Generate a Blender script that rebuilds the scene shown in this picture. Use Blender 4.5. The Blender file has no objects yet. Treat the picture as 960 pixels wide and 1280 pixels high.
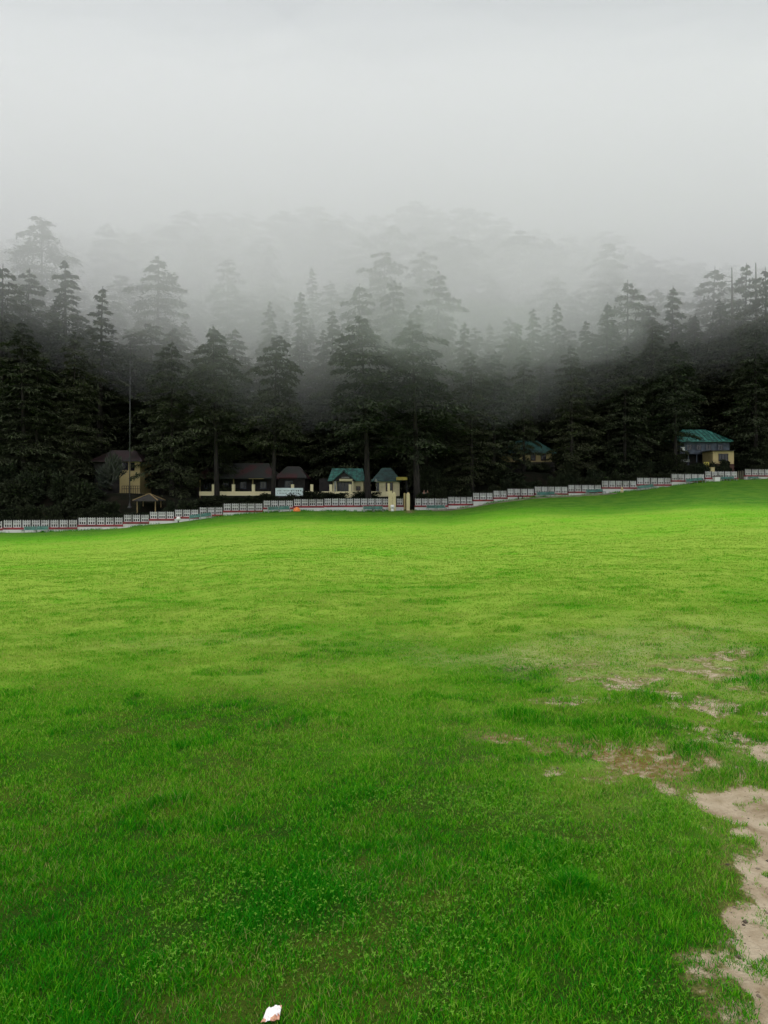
import bpy, bmesh, math, random
import numpy as np
from mathutils import Vector, Matrix

R = math.radians
rng = np.random.default_rng(7)
random.seed(7)
scene = bpy.context.scene
col = scene.collection

# ------------------------------------------------------------------ survey
F, CX, HY, H = 924.4, 480.0, 622.0, 1.6          # lens in photo pixels, centre column, horizon row, eye height (m)

def P(px, py, Y):
    return Vector(((px - CX) / F * Y, Y, H + (HY - py) / F * Y))

def smooth(a, b, v):
    t = np.clip((np.asarray(v, float) - a) / (b - a), 0, 1)
    return t * t * (3 - 2 * t)

def vnoise(x, y, seed=0):
    x = np.asarray(x, float); y = np.asarray(y, float)
    xi = np.floor(x).astype(np.int64); yi = np.floor(y).astype(np.int64)
    xf = x - xi; yf = y - yi
    u = xf * xf * (3 - 2 * xf); v = yf * yf * (3 - 2 * yf)
    def h(a, b):
        n = (a * 374761393 + b * 668265263 + seed * 974634777) & 0x7fffffff
        n = ((n ^ (n >> 13)) * 1274126177) & 0x7fffffff
        n = n ^ (n >> 16)
        return (n & 0xffff) / 65535.0
    return (h(xi, yi) * (1 - u) + h(xi + 1, yi) * u) * (1 - v) + (h(xi, yi + 1) * (1 - u) + h(xi + 1, yi + 1) * u) * v

def fbm(x, y, seed=0, oct=4):
    s = 0; a = .5; n = 0
    for k in range(oct):
        s = s + a * vnoise(np.asarray(x) * 2 ** k + k * 17.3, np.asarray(y) * 2 ** k - k * 9.1, seed + k); n += a; a *= .5
    return s / n

FPX = [-400, 0, 250, 400, 560, 760, 960, 1400]
FYY = [49, 56, 57.5, 60, 63, 68, 72, 79]
BPX = [-400, -60, 0, 34, 96, 154, 185, 217, 279, 330, 367, 460, 520, 560, 591, 620, 650, 668, 715, 760, 800, 840, 870, 900, 960, 1060, 1400]
BPY = [672, 668, 666, 665.6, 663.5, 660, 656, 653.5, 645, 640.5, 638.5, 639, 637.5, 637, 633, 627.5, 623.5, 621.5, 619, 616.5, 612.5, 607.5, 603, 600.5, 598, 594, 584]

def fenceY(px): return np.interp(px, FPX, FYY)

def ground(x, y):
    x = np.asarray(x, float); y = np.asarray(y, float)
    px = np.clip(CX + F * x / np.maximum(y, 1.0), -400, 1400)
    fy = fenceY(px)
    zf = H + (HY - np.interp(px, BPX, BPY)) / F * fy
    t = np.clip(y / fy, 0, 1)
    z = zf * t ** 1.7 - .55 * (4 * t * (1 - t)) ** 1.5 * (.6 + .4 * t)
    d = y - fy
    zt = np.interp(px, [-400, 0, 160, 250, 460, 540, 650, 760, 900, 1000, 1400], [1.7, 1.9, 2.0, 1.6, 1.6, 1.9, 4.2, 3.6, 4.3, 4.8, 6])
    z = z + (zt - zf) * smooth(1.2, 6.5, d)
    zr = np.interp(px, [-400, 0, 120, 400, 600, 720, 960, 1400], [40, 47, 52, 57, 55, 49, 33, 24])
    dd = np.clip(d - 16, 0, None)
    z = z + (zr - zt) * smooth(-.35, 1.2, dd / 125.0) * 1.18 - (zr - zt) * 1.18 * smooth(-.35, 1.2, 0.0)
    z = z - .32 * np.clip(d - 170, 0, 400)
    und = (fbm(x * .22, y * .22, 3, 3) - .5) * .22 * smooth(2, 12, y) * (1 - smooth(.86, .98, t))
    return z + und + (fbm(x * 1.7, y * 1.7, 5, 3) - .5) * .07 * (t < .97)

def gz(x, y): return float(ground(np.array([x]), np.array([y]))[0])

# ------------------------------------------------------------------ tags and helpers
def tag(o, label=None, cat=None, group=None, kind=None):
    if label: o['label'] = label
    if cat: o['category'] = cat
    if group: o['group'] = group
    if kind: o['kind'] = kind
    return o

def empty(name, loc, label, cat, group=None, rz=0):
    o = bpy.data.objects.new(name, None); col.objects.link(o)
    o.location = loc; o.rotation_euler = (0, 0, rz); o.empty_display_size = .3
    return tag(o, label, cat, group)

def link(name, me, mat=None, parent=None, world=True):
    o = bpy.data.objects.new(name, me); col.objects.link(o)
    if mat is not None and not me.materials:
        for m in (mat if isinstance(mat, (list, tuple)) else [mat]): me.materials.append(m)
    if parent is not None:
        o.parent = parent
        if world:
            o.matrix_parent_inverse = Matrix.LocRotScale(parent.location, parent.rotation_euler, parent.scale).inverted()
    return o

class MB:
    """collects shapes for one mesh"""
    def __init__(s): s.v = []; s.f = []
    def quad(s, *p):
        n = len(s.v); s.v += [tuple(q) for q in p]; s.f.append(tuple(range(n, n + len(p)))); return s
    def solid(s, b, t):
        n = len(s.v); k = len(b); s.v += [tuple(q) for q in b] + [tuple(q) for q in t]
        s.f.append(tuple(range(n + k - 1, n - 1, -1))); s.f.append(tuple(range(n + k, n + 2 * k)))
        for i in range(k):
            j = (i + 1) % k; s.f.append((n + i, n + j, n + k + j, n + k + i))
        return s
    def box(s, c, size, rz=0, bev=0):
        cx, cy, cz = c; a, b, h = size[0] / 2, size[1] / 2, size[2] / 2
        co, si = math.cos(rz), math.sin(rz)
        def ring(z, e):
            return [(cx + x * co - y * si, cy + x * si + y * co, z) for x, y in ((-a + e, -b + e), (a - e, -b + e), (a - e, b - e), (-a + e, b - e))]
        if bev:
            n = len(s.v)
            rs = [ring(cz - h, bev), ring(cz - h + bev, 0), ring(cz + h - bev, 0), ring(cz + h, bev)]
            for r in rs: s.v += r
            s.f.append((n + 3, n + 2, n + 1, n)); s.f.append((n + 12, n + 13, n + 14, n + 15))
            for k in range(3):
                for i in range(4):
                    j = (i + 1) % 4; s.f.append((n + k * 4 + i, n + k * 4 + j, n + k * 4 + 4 + j, n + k * 4 + 4 + i))
            return s
        return s.solid(ring(cz - h, 0), ring(cz + h, 0))
    def bar(s, p, q, w, h=None):
        p = Vector(p); q = Vector(q); h = h or w; d = (q - p).normalized()
        a = d.cross(Vector((0, 0, 1)));  a = a.normalized() if a.length > 1e-4 else Vector((1, 0, 0))
        b = a.cross(d).normalized(); a *= w / 2; b *= h / 2
        return s.solid([p - a - b, p + a - b, p + a + b, p - a + b], [q - a - b, q + a - b, q + a + b, q - a + b])
    def tube(s, pts, rad, n=8):
        base = len(s.v); pts = [Vector(p) for p in pts]
        for i, p in enumerate(pts):
            d = (pts[min(i + 1, len(pts) - 1)] - pts[max(i - 1, 0)]).normalized()
            a = d.cross(Vector((0, 1, .01))).normalized(); b = d.cross(a)
            for k in range(n):
                t = 2 * math.pi * k / n; s.v.append(tuple(p + (a * math.cos(t) + b * math.sin(t)) * rad[i]))
        for i in range(len(pts) - 1):
            for k in range(n):
                j = (k + 1) % n; s.f.append((base + i * n + k, base + i * n + j, base + i * n + n + j, base + i * n + n + k))
        s.f.append(tuple(range(base + n - 1, base - 1, -1))); e = base + (len(pts) - 1) * n; s.f.append(tuple(range(e, e + n)))
        return s
    def lathe(s, c, prof, n=14):
        return s.tube([(c[0], c[1], c[2] + z) for r, z in prof], [r for r, z in prof], n)
    def build(s, name, mat, parent=None, sm=False):
        me = bpy.data.meshes.new(name); me.from_pydata(s.v, [], s.f); me.update()
        if sm: me.polygons.foreach_set('use_smooth', [True] * len(me.polygons))
        return link(name, me, mat, parent)

def np_mesh(name, verts, faces, attrs=None, smoothf=False):
    """faces: list of (n x k) index arrays"""
    me = bpy.data.meshes.new(name); me.vertices.add(len(verts))
    me.vertices.foreach_set('co', np.ascontiguousarray(verts, np.float32).ravel())
    tot = sum(f.size for f in faces); npoly = sum(len(f) for f in faces)
    me.loops.add(tot); me.polygons.add(npoly)
    me.loops.foreach_set('vertex_index', np.concatenate([f.ravel() for f in faces]).astype(np.int32))
    st = np.concatenate([np.full(len(f), f.shape[1]) for f in faces]); st = np.concatenate([[0], np.cumsum(st)[:-1]])
    me.polygons.foreach_set('loop_start', st.astype(np.int32))
    if smoothf: me.polygons.foreach_set('use_smooth', np.ones(npoly, bool))
    me.update(calc_edges=True)
    for k, a in (attrs or {}).items():
        at = me.attributes.new(k, 'FLOAT', 'POINT'); at.data.foreach_set('value', np.ascontiguousarray(a, np.float32))
    return me

# ------------------------------------------------------------------ materials
def nodes(name):
    m = bpy.data.materials.new(name); m.use_nodes = True
    nt = m.node_tree; b = nt.nodes['Principled BSDF']; return m, nt, b

def N(nt, typ, **kw):
    n = nt.nodes.new(typ)
    for k, v in kw.items(): setattr(n, k, v)
    return n

def mixc(nt, fac, a, b):
    n = N(nt, 'ShaderNodeMix', data_type='RGBA'); L = nt.links
    for sock, v in ((n.inputs['Factor'], fac), (n.inputs[6], a), (n.inputs[7], b)):
        if isinstance(v, bpy.types.NodeSocket): L.new(v, sock)
        elif isinstance(v, (int, float)): sock.default_value = v
        else: sock.default_value = (*v, 1)
    return n.outputs[2]

def noise(nt, scale, detail=4, rough=.6, vec=None, sep=None):
    n = N(nt, 'ShaderNodeTexNoise'); n.inputs['Scale'].default_value = scale; n.inputs['Detail'].default_value = detail; n.inputs['Roughness'].default_value = rough
    tc = N(nt, 'ShaderNodeNewGeometry') if vec is None else None
    nt.links.new(tc.outputs['Position'] if tc else vec, n.inputs['Vector'])
    return n.outputs['Fac']

def ramp(nt, v, a, b):
    n = N(nt, 'ShaderNodeMapRange', interpolation_type='SMOOTHSTEP'); n.inputs[1].default_value = a; n.inputs[2].default_value = b
    nt.links.new(v, n.inputs[0]); return n.outputs[0]

def mathn(nt, op, a, b):
    n = N(nt, 'ShaderNodeMath', operation=op)
    for s, v in ((n.inputs[0], a), (n.inputs[1], b)):
        if isinstance(v, bpy.types.NodeSocket): nt.links.new(v, s)
        else: s.default_value = v
    return n.outputs[0]

def attr(nt, name):
    n = N(nt, 'ShaderNodeAttribute', attribute_name=name); return n.outputs['Fac']

def bump(nt, b, h, strength, dist):
    n = N(nt, 'ShaderNodeBump'); n.inputs['Strength'].default_value = strength; n.inputs['Distance'].default_value = dist
    nt.links.new(h, n.inputs['Height']); nt.links.new(n.outputs[0], b.inputs['Normal'])

def weathered(name, c, c2=None, scale=3.0, rough=.75, lo=.4, hi=.65, bm=.3):
    m, nt, b = nodes(name)
    c2 = c2 or tuple(v * .6 for v in c)
    f = ramp(nt, noise(nt, scale, 6, .65), lo, hi)
    nt.links.new(mixc(nt, f, c, c2), b.inputs['Base Color']); b.inputs['Roughness'].default_value = rough
    if bm: bump(nt, b, noise(nt, scale * 9, 3), bm, .01)
    return m

M = {}
M['lattice'] = weathered('white_concrete', (.62, .61, .59), (.26, .24, .21), .9, .8, .45, .75)
M['post'] = weathered('grey_concrete', (.05, .045, .04), (.025, .02, .018), 4)
M['red'] = weathered('red_oxide_paint', (.27, .035, .04), (.12, .025, .025), 1.6)
M['plinth'] = weathered('stained_whitewash', (.62, .60, .58), (.30, .26, .20), .9, .8, .52, .8)
M['bench'] = weathered('sea_green_paint', (.055, .22, .17), (.025, .11, .085), 2.5, .5)
M['bench_frame'] = weathered('pale_cast_concrete', (.40, .42, .38), (.2, .2, .18), 5)
M['cream'] = weathered('cream_wall_paint', (.60, .51, .28), (.42, .34, .17), 1.1, .8, .45, .8)
M['cream_bright'] = weathered('pale_cream_wash', (.80, .71, .42), (.55, .47, .26), 1.2, .8, .5, .8)
M['cream2'] = weathered('warm_cream_paint', (.54, .42, .20), (.36, .27, .12), .9, .8, .45, .8)
M['dull_cream'] = weathered('dull_olive_cream', (.34, .27, .12), (.2, .16, .07), 1.0, .85, .4, .75)
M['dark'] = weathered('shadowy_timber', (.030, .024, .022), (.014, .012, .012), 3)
M['bluegrey'] = weathered('blue_grey_boards', (.10, .12, .15), (.05, .06, .08), 1.5)
M['teal_roof'] = weathered('green_sheet_roof', (.055, .27, .215), (.010, .06, .05), 2.2, .5, .36, .62)
M['teal_dull'] = weathered('dull_green_sheet', (.024, .10, .085), (.008, .03, .028), 1.6, .5)
M['white'] = weathered('white_enamel', (.78, .76, .72), (.55, .52, .46), 7, .4, .5, .8)
M['orange'] = weathered('orange_plastic', (.85, .24, .03), (.7, .15, .02), 9, .4)
M['yellow'] = weathered('yellow_paint', (.55, .45, .06), (.38, .30, .05), 4, .5)
M['brown'] = weathered('red_brown_timber', (.09, .035, .022), (.05, .02, .015), 6)
M['metal'] = weathered('weathered_metal', (.07, .07, .07), (.03, .028, .027), 5, .5)
M['glass'] = weathered('dark_window_glass', (.012, .012, .016), (.008, .008, .010), 2, .15, bm=0)
M['signboard'] = weathered('pale_sign_enamel', (.62, .72, .70), (.48, .58, .56), 1.5, .5, bm=0)
M['ink'] = weathered('green_black_lettering', (.02, .055, .045), (.012, .03, .03), 3, .5, bm=0)
M['black'] = weathered('black_board', (.012, .012, .012), (.02, .02, .02), 3, .5)
M['thatch'] = weathered('rusty_sheet_roof', (.022, .018, .014), (.012, .010, .008), 3)
M['ridge'] = weathered('pale_ridge_cap', (.30, .21, .09), (.20, .14, .06), 3)
M['concrete'] = weathered('damp_concrete', (.24, .21, .15), (.15, .13, .09), 2)
M['skin'] = weathered('skin', (.30, .17, .11), (.28, .15, .1), 5, .6, bm=0)
M['hair'] = weathered('black_hair', (.012, .01, .01), None, 5, bm=0)
M['teal_cloth'] = weathered('teal_cloth', (.04, .30, .24), None, 5, .9)
M['crimson_cloth'] = weathered('crimson_cloth', (.32, .02, .07), None, 5, .9)
M['dark_cloth'] = weathered('dark_cloth', (.02, .02, .025), None, 5, .9)
M['paper'] = weathered('white_wrapper_paper', (.85, .80, .80), (.78, .66, .66), 60, .5, .5, .8)
M['stained'] = weathered('rust_stain_edge', (.62, .34, .22), (.42, .14, .09), 90, .5)

def patched_roof(name):
    m, nt, b = nodes(name)
    mp = N(nt, 'ShaderNodeMapping'); g = N(nt, 'ShaderNodeNewGeometry'); nt.links.new(g.outputs['Position'], mp.inputs[0])
    mp.inputs['Scale'].default_value = (.62, .2, .5)
    f = ramp(nt, noise(nt, 1.0, 2, .4, mp.outputs[0]), .44, .52)
    f2 = ramp(nt, noise(nt, 1.3, 4), .4, .7)
    c = mixc(nt, f, (.055, .004, .005), (.014, .019, .013)); c = mixc(nt, f2, c, (.02, .014, .012))
    nt.links.new(c, b.inputs['Base Color']); b.inputs['Roughness'].default_value = .6
    return m
M['dark_roof'] = weathered('dark_maroon_sheet', (.030, .010, .010), (.014, .012, .010), 1.2, .6)
M['patched'] = patched_roof('red_and_green_sheet_roof')

def bark(name):
    m, nt, b = nodes(name)
    mp = N(nt, 'ShaderNodeMapping'); g = N(nt, 'ShaderNodeNewGeometry'); nt.links.new(g.outputs['Position'], mp.inputs[0])
    mp.inputs['Scale'].default_value = (1, 1, .16)
    n = noise(nt, 7, 5, .65, mp.outputs[0])
    nt.links.new(mixc(nt, ramp(nt, n, .35, .65), (.012, .010, .008), (.040, .032, .027)), b.inputs['Base Color']); b.inputs['Roughness'].default_value = .95
    bump(nt, b, n, .8, .05); return m
M['bark'] = bark('cedar_bark')
M['dead'] = weathered('dead_grey_wood', (.075, .065, .055), (.04, .035, .03), 4)

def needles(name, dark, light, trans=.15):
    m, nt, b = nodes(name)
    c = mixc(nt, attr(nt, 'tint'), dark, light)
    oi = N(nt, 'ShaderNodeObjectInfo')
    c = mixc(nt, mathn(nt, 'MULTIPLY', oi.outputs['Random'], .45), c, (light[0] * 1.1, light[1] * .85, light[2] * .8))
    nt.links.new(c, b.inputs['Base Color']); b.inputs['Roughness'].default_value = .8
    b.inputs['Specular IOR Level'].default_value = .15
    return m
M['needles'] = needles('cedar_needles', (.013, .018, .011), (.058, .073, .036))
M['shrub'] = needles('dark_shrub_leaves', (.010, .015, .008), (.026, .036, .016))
M['agave'] = needles('grey_green_leaves', (.035, .045, .035), (.075, .09, .07))

# ------------------------------------------------------------------ world, sun, camera
SUN_EL, SUN_AZ = R(68), R(200)            # azimuth clockwise from +Y (the view)
w = bpy.data.worlds.new('World'); scene.world = w; w.use_nodes = True
nt = w.node_tree; bg = nt.nodes['Background']
sky = nt.nodes.new('ShaderNodeTexSky'); sky.sky_type = 'NISHITA'; sky.sun_disc = False
sky.sun_elevation = SUN_EL; sky.sun_rotation = SUN_AZ; sky.dust_density = 6; sky.air_density = 1.0; sky.altitude = 1900
hs = nt.nodes.new('ShaderNodeHueSaturation'); hs.inputs['Saturation'].default_value = .22
nt.links.new(sky.outputs[0], hs.inputs['Color']); nt.links.new(hs.outputs[0], bg.inputs['Color'])
bg.inputs['Strength'].default_value = .15
sd = bpy.data.lights.new('sun', 'SUN'); sd.energy = 1.5; sd.angle = R(40); sd.color = (1, .97, .92)
so = bpy.data.objects.new('sun', sd); col.objects.link(so); so.location = (0, 0, 60)
dirv = Vector((math.sin(SUN_AZ) * math.cos(SUN_EL), math.cos(SUN_AZ) * math.cos(SUN_EL), math.sin(SUN_EL)))
so.rotation_euler = dirv.to_track_quat('Z', 'Y').to_euler()

cd = bpy.data.cameras.new('camera'); cam = bpy.data.objects.new('camera', cd); col.objects.link(cam)
cd.sensor_fit = 'VERTICAL'; cd.sensor_height = 36; cd.lens = F / 1280 * 36; cd.shift_y = -(640 - HY) / 1280
cam.location = (0, 0, H); cam.rotation_euler = (R(90), 0, 0); cd.clip_start = .05; cd.clip_end = 3000
cd.shift_y = (HY - 640) / 1280
scene.camera = cam
vs = scene.view_settings; vs.view_transform = 'Standard'; vs.look = 'None'; vs.exposure = .56; vs.gamma = 1
cy = scene.cycles
cy.use_denoising = True; cy.max_bounces = 14; cy.diffuse_bounces = 3; cy.transparent_max_bounces = 6
cy.volume_bounces = 10; cy.use_adaptive_sampling = True; cy.adaptive_threshold = .02
try: cy.denoiser = 'OPENIMAGEDENOISE'
except Exception: pass

# ------------------------------------------------------------------ ground sheet
def pathx(y): return np.interp(y, [1.5, 2.25, 2.6, 3.1, 3.9, 4.5, 5.3, 6.5, 9, 14], [.84, 1.05, 1.18, 1.44, 1.80, 2.2, 2.65, 3.3, 4.8, 8.0])

def soil_mask(x, y):
    n = fbm(x * 2.3, y * 2.3, 11, 5) - .5
    n2 = fbm(x * 7, y * 7, 23, 4) - .5
    keep = np.interp(y, [2, 4.0, 4.6, 6.5, 9, 12], [.34, .24, .08, -.06, -.26, -.6])
    m = smooth(-.28, .30, np.minimum(x - pathx(y), .35) * .6 + n * 1.0 + n2 * .7 + np.minimum(keep, (x - pathx(y)) * 1.5 + .02))
    isl = smooth(.58, .70, fbm(x * 5.5, y * 5.5, 29, 3)) * np.interp(y, [2, 3.4, 4.4, 8], [.4, .55, 1, 1])
    m = m * (1 - .9 * isl)
    m = m * smooth(-.45, -.05, x - pathx(y)) * (1 - smooth(2.4, 3.2, x - pathx(y)))
    for cx, cyy, rx, ry, a in ((1.62, 4.45, .40, .33, .62), (1.30, 4.95, .30, .2, .42), (.93, 3.83, .12, .09, .62), (1.13, 2.60, .13, .09, .5), (.80, 5.0, .12, .08, .5),
                               (2.95, 6.7, .5, .35, .46), (2.3, 6.1, .2, .1, .5), (3.4, 7.4, .6, .3, .44), (2.6, 5.6, .5, .35, .5), (3.3, 6.0, .5, .3, .46), (1.95, 3.95, .25, .2, .9), (2.2, 5.2, .2, .16, .9)):
        e = 1 - np.hypot((x - cx) / rx, (y - cyy) / ry)
        m = np.maximum(m, a * smooth(-.3, .8, e + n * 2.8 + n2 * 2.6))
    zone = np.exp(-((x - 2.5) / 1.5) ** 2 - ((y - 5.9) / 1.6) ** 2) + .8 * np.exp(-((x - 1.3) / .7) ** 2 - ((y - 4.6) / .8) ** 2)
    m = np.maximum(m, .47 * smooth(.52, .66, fbm(x * 3.0, y * 4.2, 161, 5)) * np.clip(zone * 1.3, 0, 1))
    return np.clip(m, 0, 1)

def mud_mask(x, y):
    return np.clip(1.4 * np.exp(-((x - 1.55) / .55) ** 2 - ((y - 4.55) / .42) ** 2) + 1.2 * np.exp(-((x - 1.0) / .5) ** 2 - ((y - 5.0) / .3) ** 2), 0, 1)
def olive(x, y):
    r = np.hypot(x, y)
    return smooth(.50, .70, fbm(x * 1.9 + 7, y * 1.9, 131, 5)) * np.interp(r, [2, 6, 14, 30], [.9, .8, .5, .2])
def tuftlets(x, y):
    r = np.hypot(x, y)
    w_ = .8 * np.exp(-((x - 2.2) / 1.6) ** 2 - ((y - 5.9) / 1.7) ** 2)
    return np.clip(smooth(.60, .70, fbm(x * 2.4, y * 3.2, 141, 4)) * np.interp(r, [2, 4, 6, 20, 35], [.35, .5, .8, .55, .2]) + w_ * smooth(.50, .62, fbm(x * 4.2, y * 5.0, 145, 4)), 0, 1)
def dry_mask(x, y):
    n = fbm(x * .9, y * .9, 31, 5)
    e = np.exp(-((x - 3.0) / 2.6) ** 2 - ((y - 7.4) / 2.0) ** 2) + .5 * np.exp(-((x - 1.4) / .9) ** 2 - ((y - 7.6) / .8) ** 2) + .5 * np.exp(-((x - 1.6) / .9) ** 2 - ((y - 4.6) / .8) ** 2)
    e = e + .35 * np.exp(-((x + 2.2) / 1.5) ** 2 - ((y - 9.3) / .5) ** 2)
    return np.clip(e * smooth(.34, .66, n + .12 * (fbm(x * 5, y * 5, 37, 3) - .5)) * .62, 0, 1)

SPOTS = [(1.48, 4.85, .2), (1.55, 4.8, .13), (.77, 3.0, .09), (3.2, 6.35, .28), (1.93, 4.62, .2), (2.25, 4.35, .22), (2.0, 5.9, .22), (-1.1, 3.95, .09), (1.02, 5.5, .16), (2.45, 4.2, .15)]
def tuft_mask(x, y):
    m = np.zeros_like(x)
    n = 1 + .7 * (fbm(x * 8, y * 8, 41, 3) - .5)
    for cx, cyy, r in SPOTS: m = np.maximum(m, np.exp(-(((x - cx) / 1.3) ** 2 + ((y - cyy) / .8) ** 2) / (r * r) * n))
    return m

def tone(x, y):
    """0 lush blue-green .. 1 yellow-green: how the grass colour changes over the meadow"""
    r = np.hypot(x, y)
    b = np.interp(r, [2, 3, 4.5, 6.5, 10, 18, 35, 47, 54, 60], [.26, .34, .50, .66, .82, .95, .90, .72, .38, .28])  # lush grass plus blade self-shadow, grazing brightness and tree shade put into tone
    b = b + .55 * (fbm(x * .7 + 3, y * .7, 51, 4) - .5) * np.interp(r, [3, 12, 30], [1.8, 1.1, .5]) + .35 * (fbm(x * .11, y * .16, 57, 4) - .5) * np.interp(r, [6, 20], [0, 1])
    b = b - .14 * smooth(.5, -2.2, x) * smooth(9, 4, r)
    return np.clip(b, 0, 1)

ang = np.concatenate([np.linspace(-180, -44, 60)[:-1], np.linspace(-44, 44, 620), np.linspace(44, 180, 60)[1:-1]]) * math.pi / 180
rad = np.concatenate([[.02], np.geomspace(.5, 300, 760), np.geomspace(330, 1500, 12)])
A, RR = np.meshgrid(ang, rad); gx = (np.sin(A) * RR).ravel(); gy = (np.cos(A) * RR).ravel()
na, nr = len(ang), len(rad)
sm_ = soil_mask(gx, gy) * (gy > 1) * (gy < 14); dm_ = dry_mask(gx, gy) * (gy > 1); tm_ = tuft_mask(gx, gy)
gzv = ground(gx, gy) - .025 * sm_ + .03 * tm_
pxg = CX + F * gx / np.maximum(gy, 1)
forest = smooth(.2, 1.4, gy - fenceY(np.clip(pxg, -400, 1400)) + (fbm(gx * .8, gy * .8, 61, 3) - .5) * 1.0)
gate = np.exp(-((gx - (512 - CX) / F * gy) / .5) ** 2) * smooth(56, 59, gy) * (1 - smooth(66, 70, gy))
idx = np.arange(na * nr).reshape(nr, na); nxt = np.roll(idx, -1, axis=1)
faces = np.stack([idx[:-1], nxt[:-1], nxt[1:], idx[1:]], -1).reshape(-1, 4)[:, ::-1]
me = np_mesh('ground', np.stack([gx, gy, gzv], 1), [faces], dict(soil=np.maximum(sm_, gate * .4), dry=dm_, tone=tone(gx, gy) - .25 * tuftlets(gx, gy), forest=forest, mud=mud_mask(gx, gy), olive=olive(gx, gy), thatch=smooth(24, 3.5, np.hypot(gx, gy)), lush_shade=smooth(40, 56, np.hypot(gx, gy) + 9 * (fbm(gx * .12, gy * .25, 191, 3) - .5))), True)

LUSH, MIDG, YELL = (.014, .200, .003), (.095, .350, .004), (.235, .370, .042)
m, nt, b = nodes('meadow_ground')
t = attr(nt, 'tone'); fine = noise(nt, 26, 5, .7); mid = noise(nt, 4.5, 5, .65); big = noise(nt, .55, 4, .6)
tt = mathn(nt, 'ADD', t, mathn(nt, 'MULTIPLY', mathn(nt, 'SUBTRACT', fine, .5), .55))
tt = mathn(nt, 'ADD', tt, mathn(nt, 'MULTIPLY', mathn(nt, 'SUBTRACT', mid, .5), .5))
tt = mathn(nt, 'ADD', tt, mathn(nt, 'MULTIPLY', mathn(nt, 'SUBTRACT', big, .5), .4))
c = mixc(nt, ramp(nt, tt, .05, .5), LUSH, MIDG); c = mixc(nt, ramp(nt, tt, .45, 1.0), c, YELL)
c = mixc(nt, mathn(nt, 'MULTIPLY', attr(nt, 'lush_shade'), .8), c, mixc(nt, ramp(nt, noise(nt, .9, 6, .7), .38, .62), (.050, .135, .016), (.100, .185, .022)))  # lush grass and tree shade along the fence, both put into the colour
speck = ramp(nt, noise(nt, 11, 6, .75), .60, .68)
near = N(nt, 'ShaderNodeMapRange'); near.inputs[1].default_value = 1.15; near.inputs[2].default_value = .40; nt.links.new(t, near.inputs[0])
thatch = mixc(nt, ramp(nt, noise(nt, 120, 3, .7), .4, .62), (.012, .028, .003), (.034, .052, .007))
c = mixc(nt, mathn(nt, 'MULTIPLY', mathn(nt, 'MULTIPLY', near.outputs[0], .88), attr(nt, 'thatch')), c, thatch)
c = mixc(nt, mathn(nt, 'MULTIPLY', attr(nt, 'olive'), .35), c, (.10, .12, .015))
c = mixc(nt, mathn(nt, 'MULTIPLY', speck, .35), c, (.03, .085, .012))
c = mixc(nt, mathn(nt, 'MULTIPLY', attr(nt, 'dry'), ramp(nt, noise(nt, 30, 4, .7), .3, .62)), c, (.36, .33, .16))
soilc = mixc(nt, ramp(nt, noise(nt, 3.2, 6, .7), .38, .72), (.46, .385, .275), (.23, .17, .095))
soilc = mixc(nt, ramp(nt, noise(nt, 40, 3, .7), .62, .72), soilc, (.12, .08, .05))
soilc = mixc(nt, mathn(nt, 'MULTIPLY', attr(nt, 'mud'), ramp(nt, noise(nt, 14, 5, .7), .3, .6)), soilc, (.15, .105, .03))
fringe = mathn(nt, 'MULTIPLY', ramp(nt, mathn(nt, 'ADD', attr(nt, 'soil'), mathn(nt, 'MULTIPLY', mathn(nt, 'SUBTRACT', noise(nt, 22, 6, .75), .5), 1.2)), .05, .40), .75)
c = mixc(nt, fringe, c, mixc(nt, ramp(nt, noise(nt, 60, 3, .7), .4, .6), (.19, .165, .06), (.10, .10, .03)))
sf = ramp(nt, mathn(nt, 'ADD', attr(nt, 'soil'), mathn(nt, 'MULTIPLY', mathn(nt, 'SUBTRACT', noise(nt, 16, 7, .75), .5), 1.5)), .32, .58)
c = mixc(nt, sf, c, soilc)
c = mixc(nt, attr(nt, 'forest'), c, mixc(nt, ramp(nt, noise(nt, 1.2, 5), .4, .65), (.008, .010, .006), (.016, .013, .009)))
nt.links.new(c, b.inputs['Base Color']); b.inputs['Roughness'].default_value = .9; b.inputs['Specular IOR Level'].default_value = .05
bump(nt, b, mathn(nt, 'ADD', noise(nt, 55, 5, .7), mathn(nt, 'MULTIPLY', noise(nt, 9, 4, .6), 2.0)), .8, .025)
g = link('ground', me, m); tag(g, 'green sloping meadow with bare earth at one side', 'meadow', kind='structure')

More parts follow.
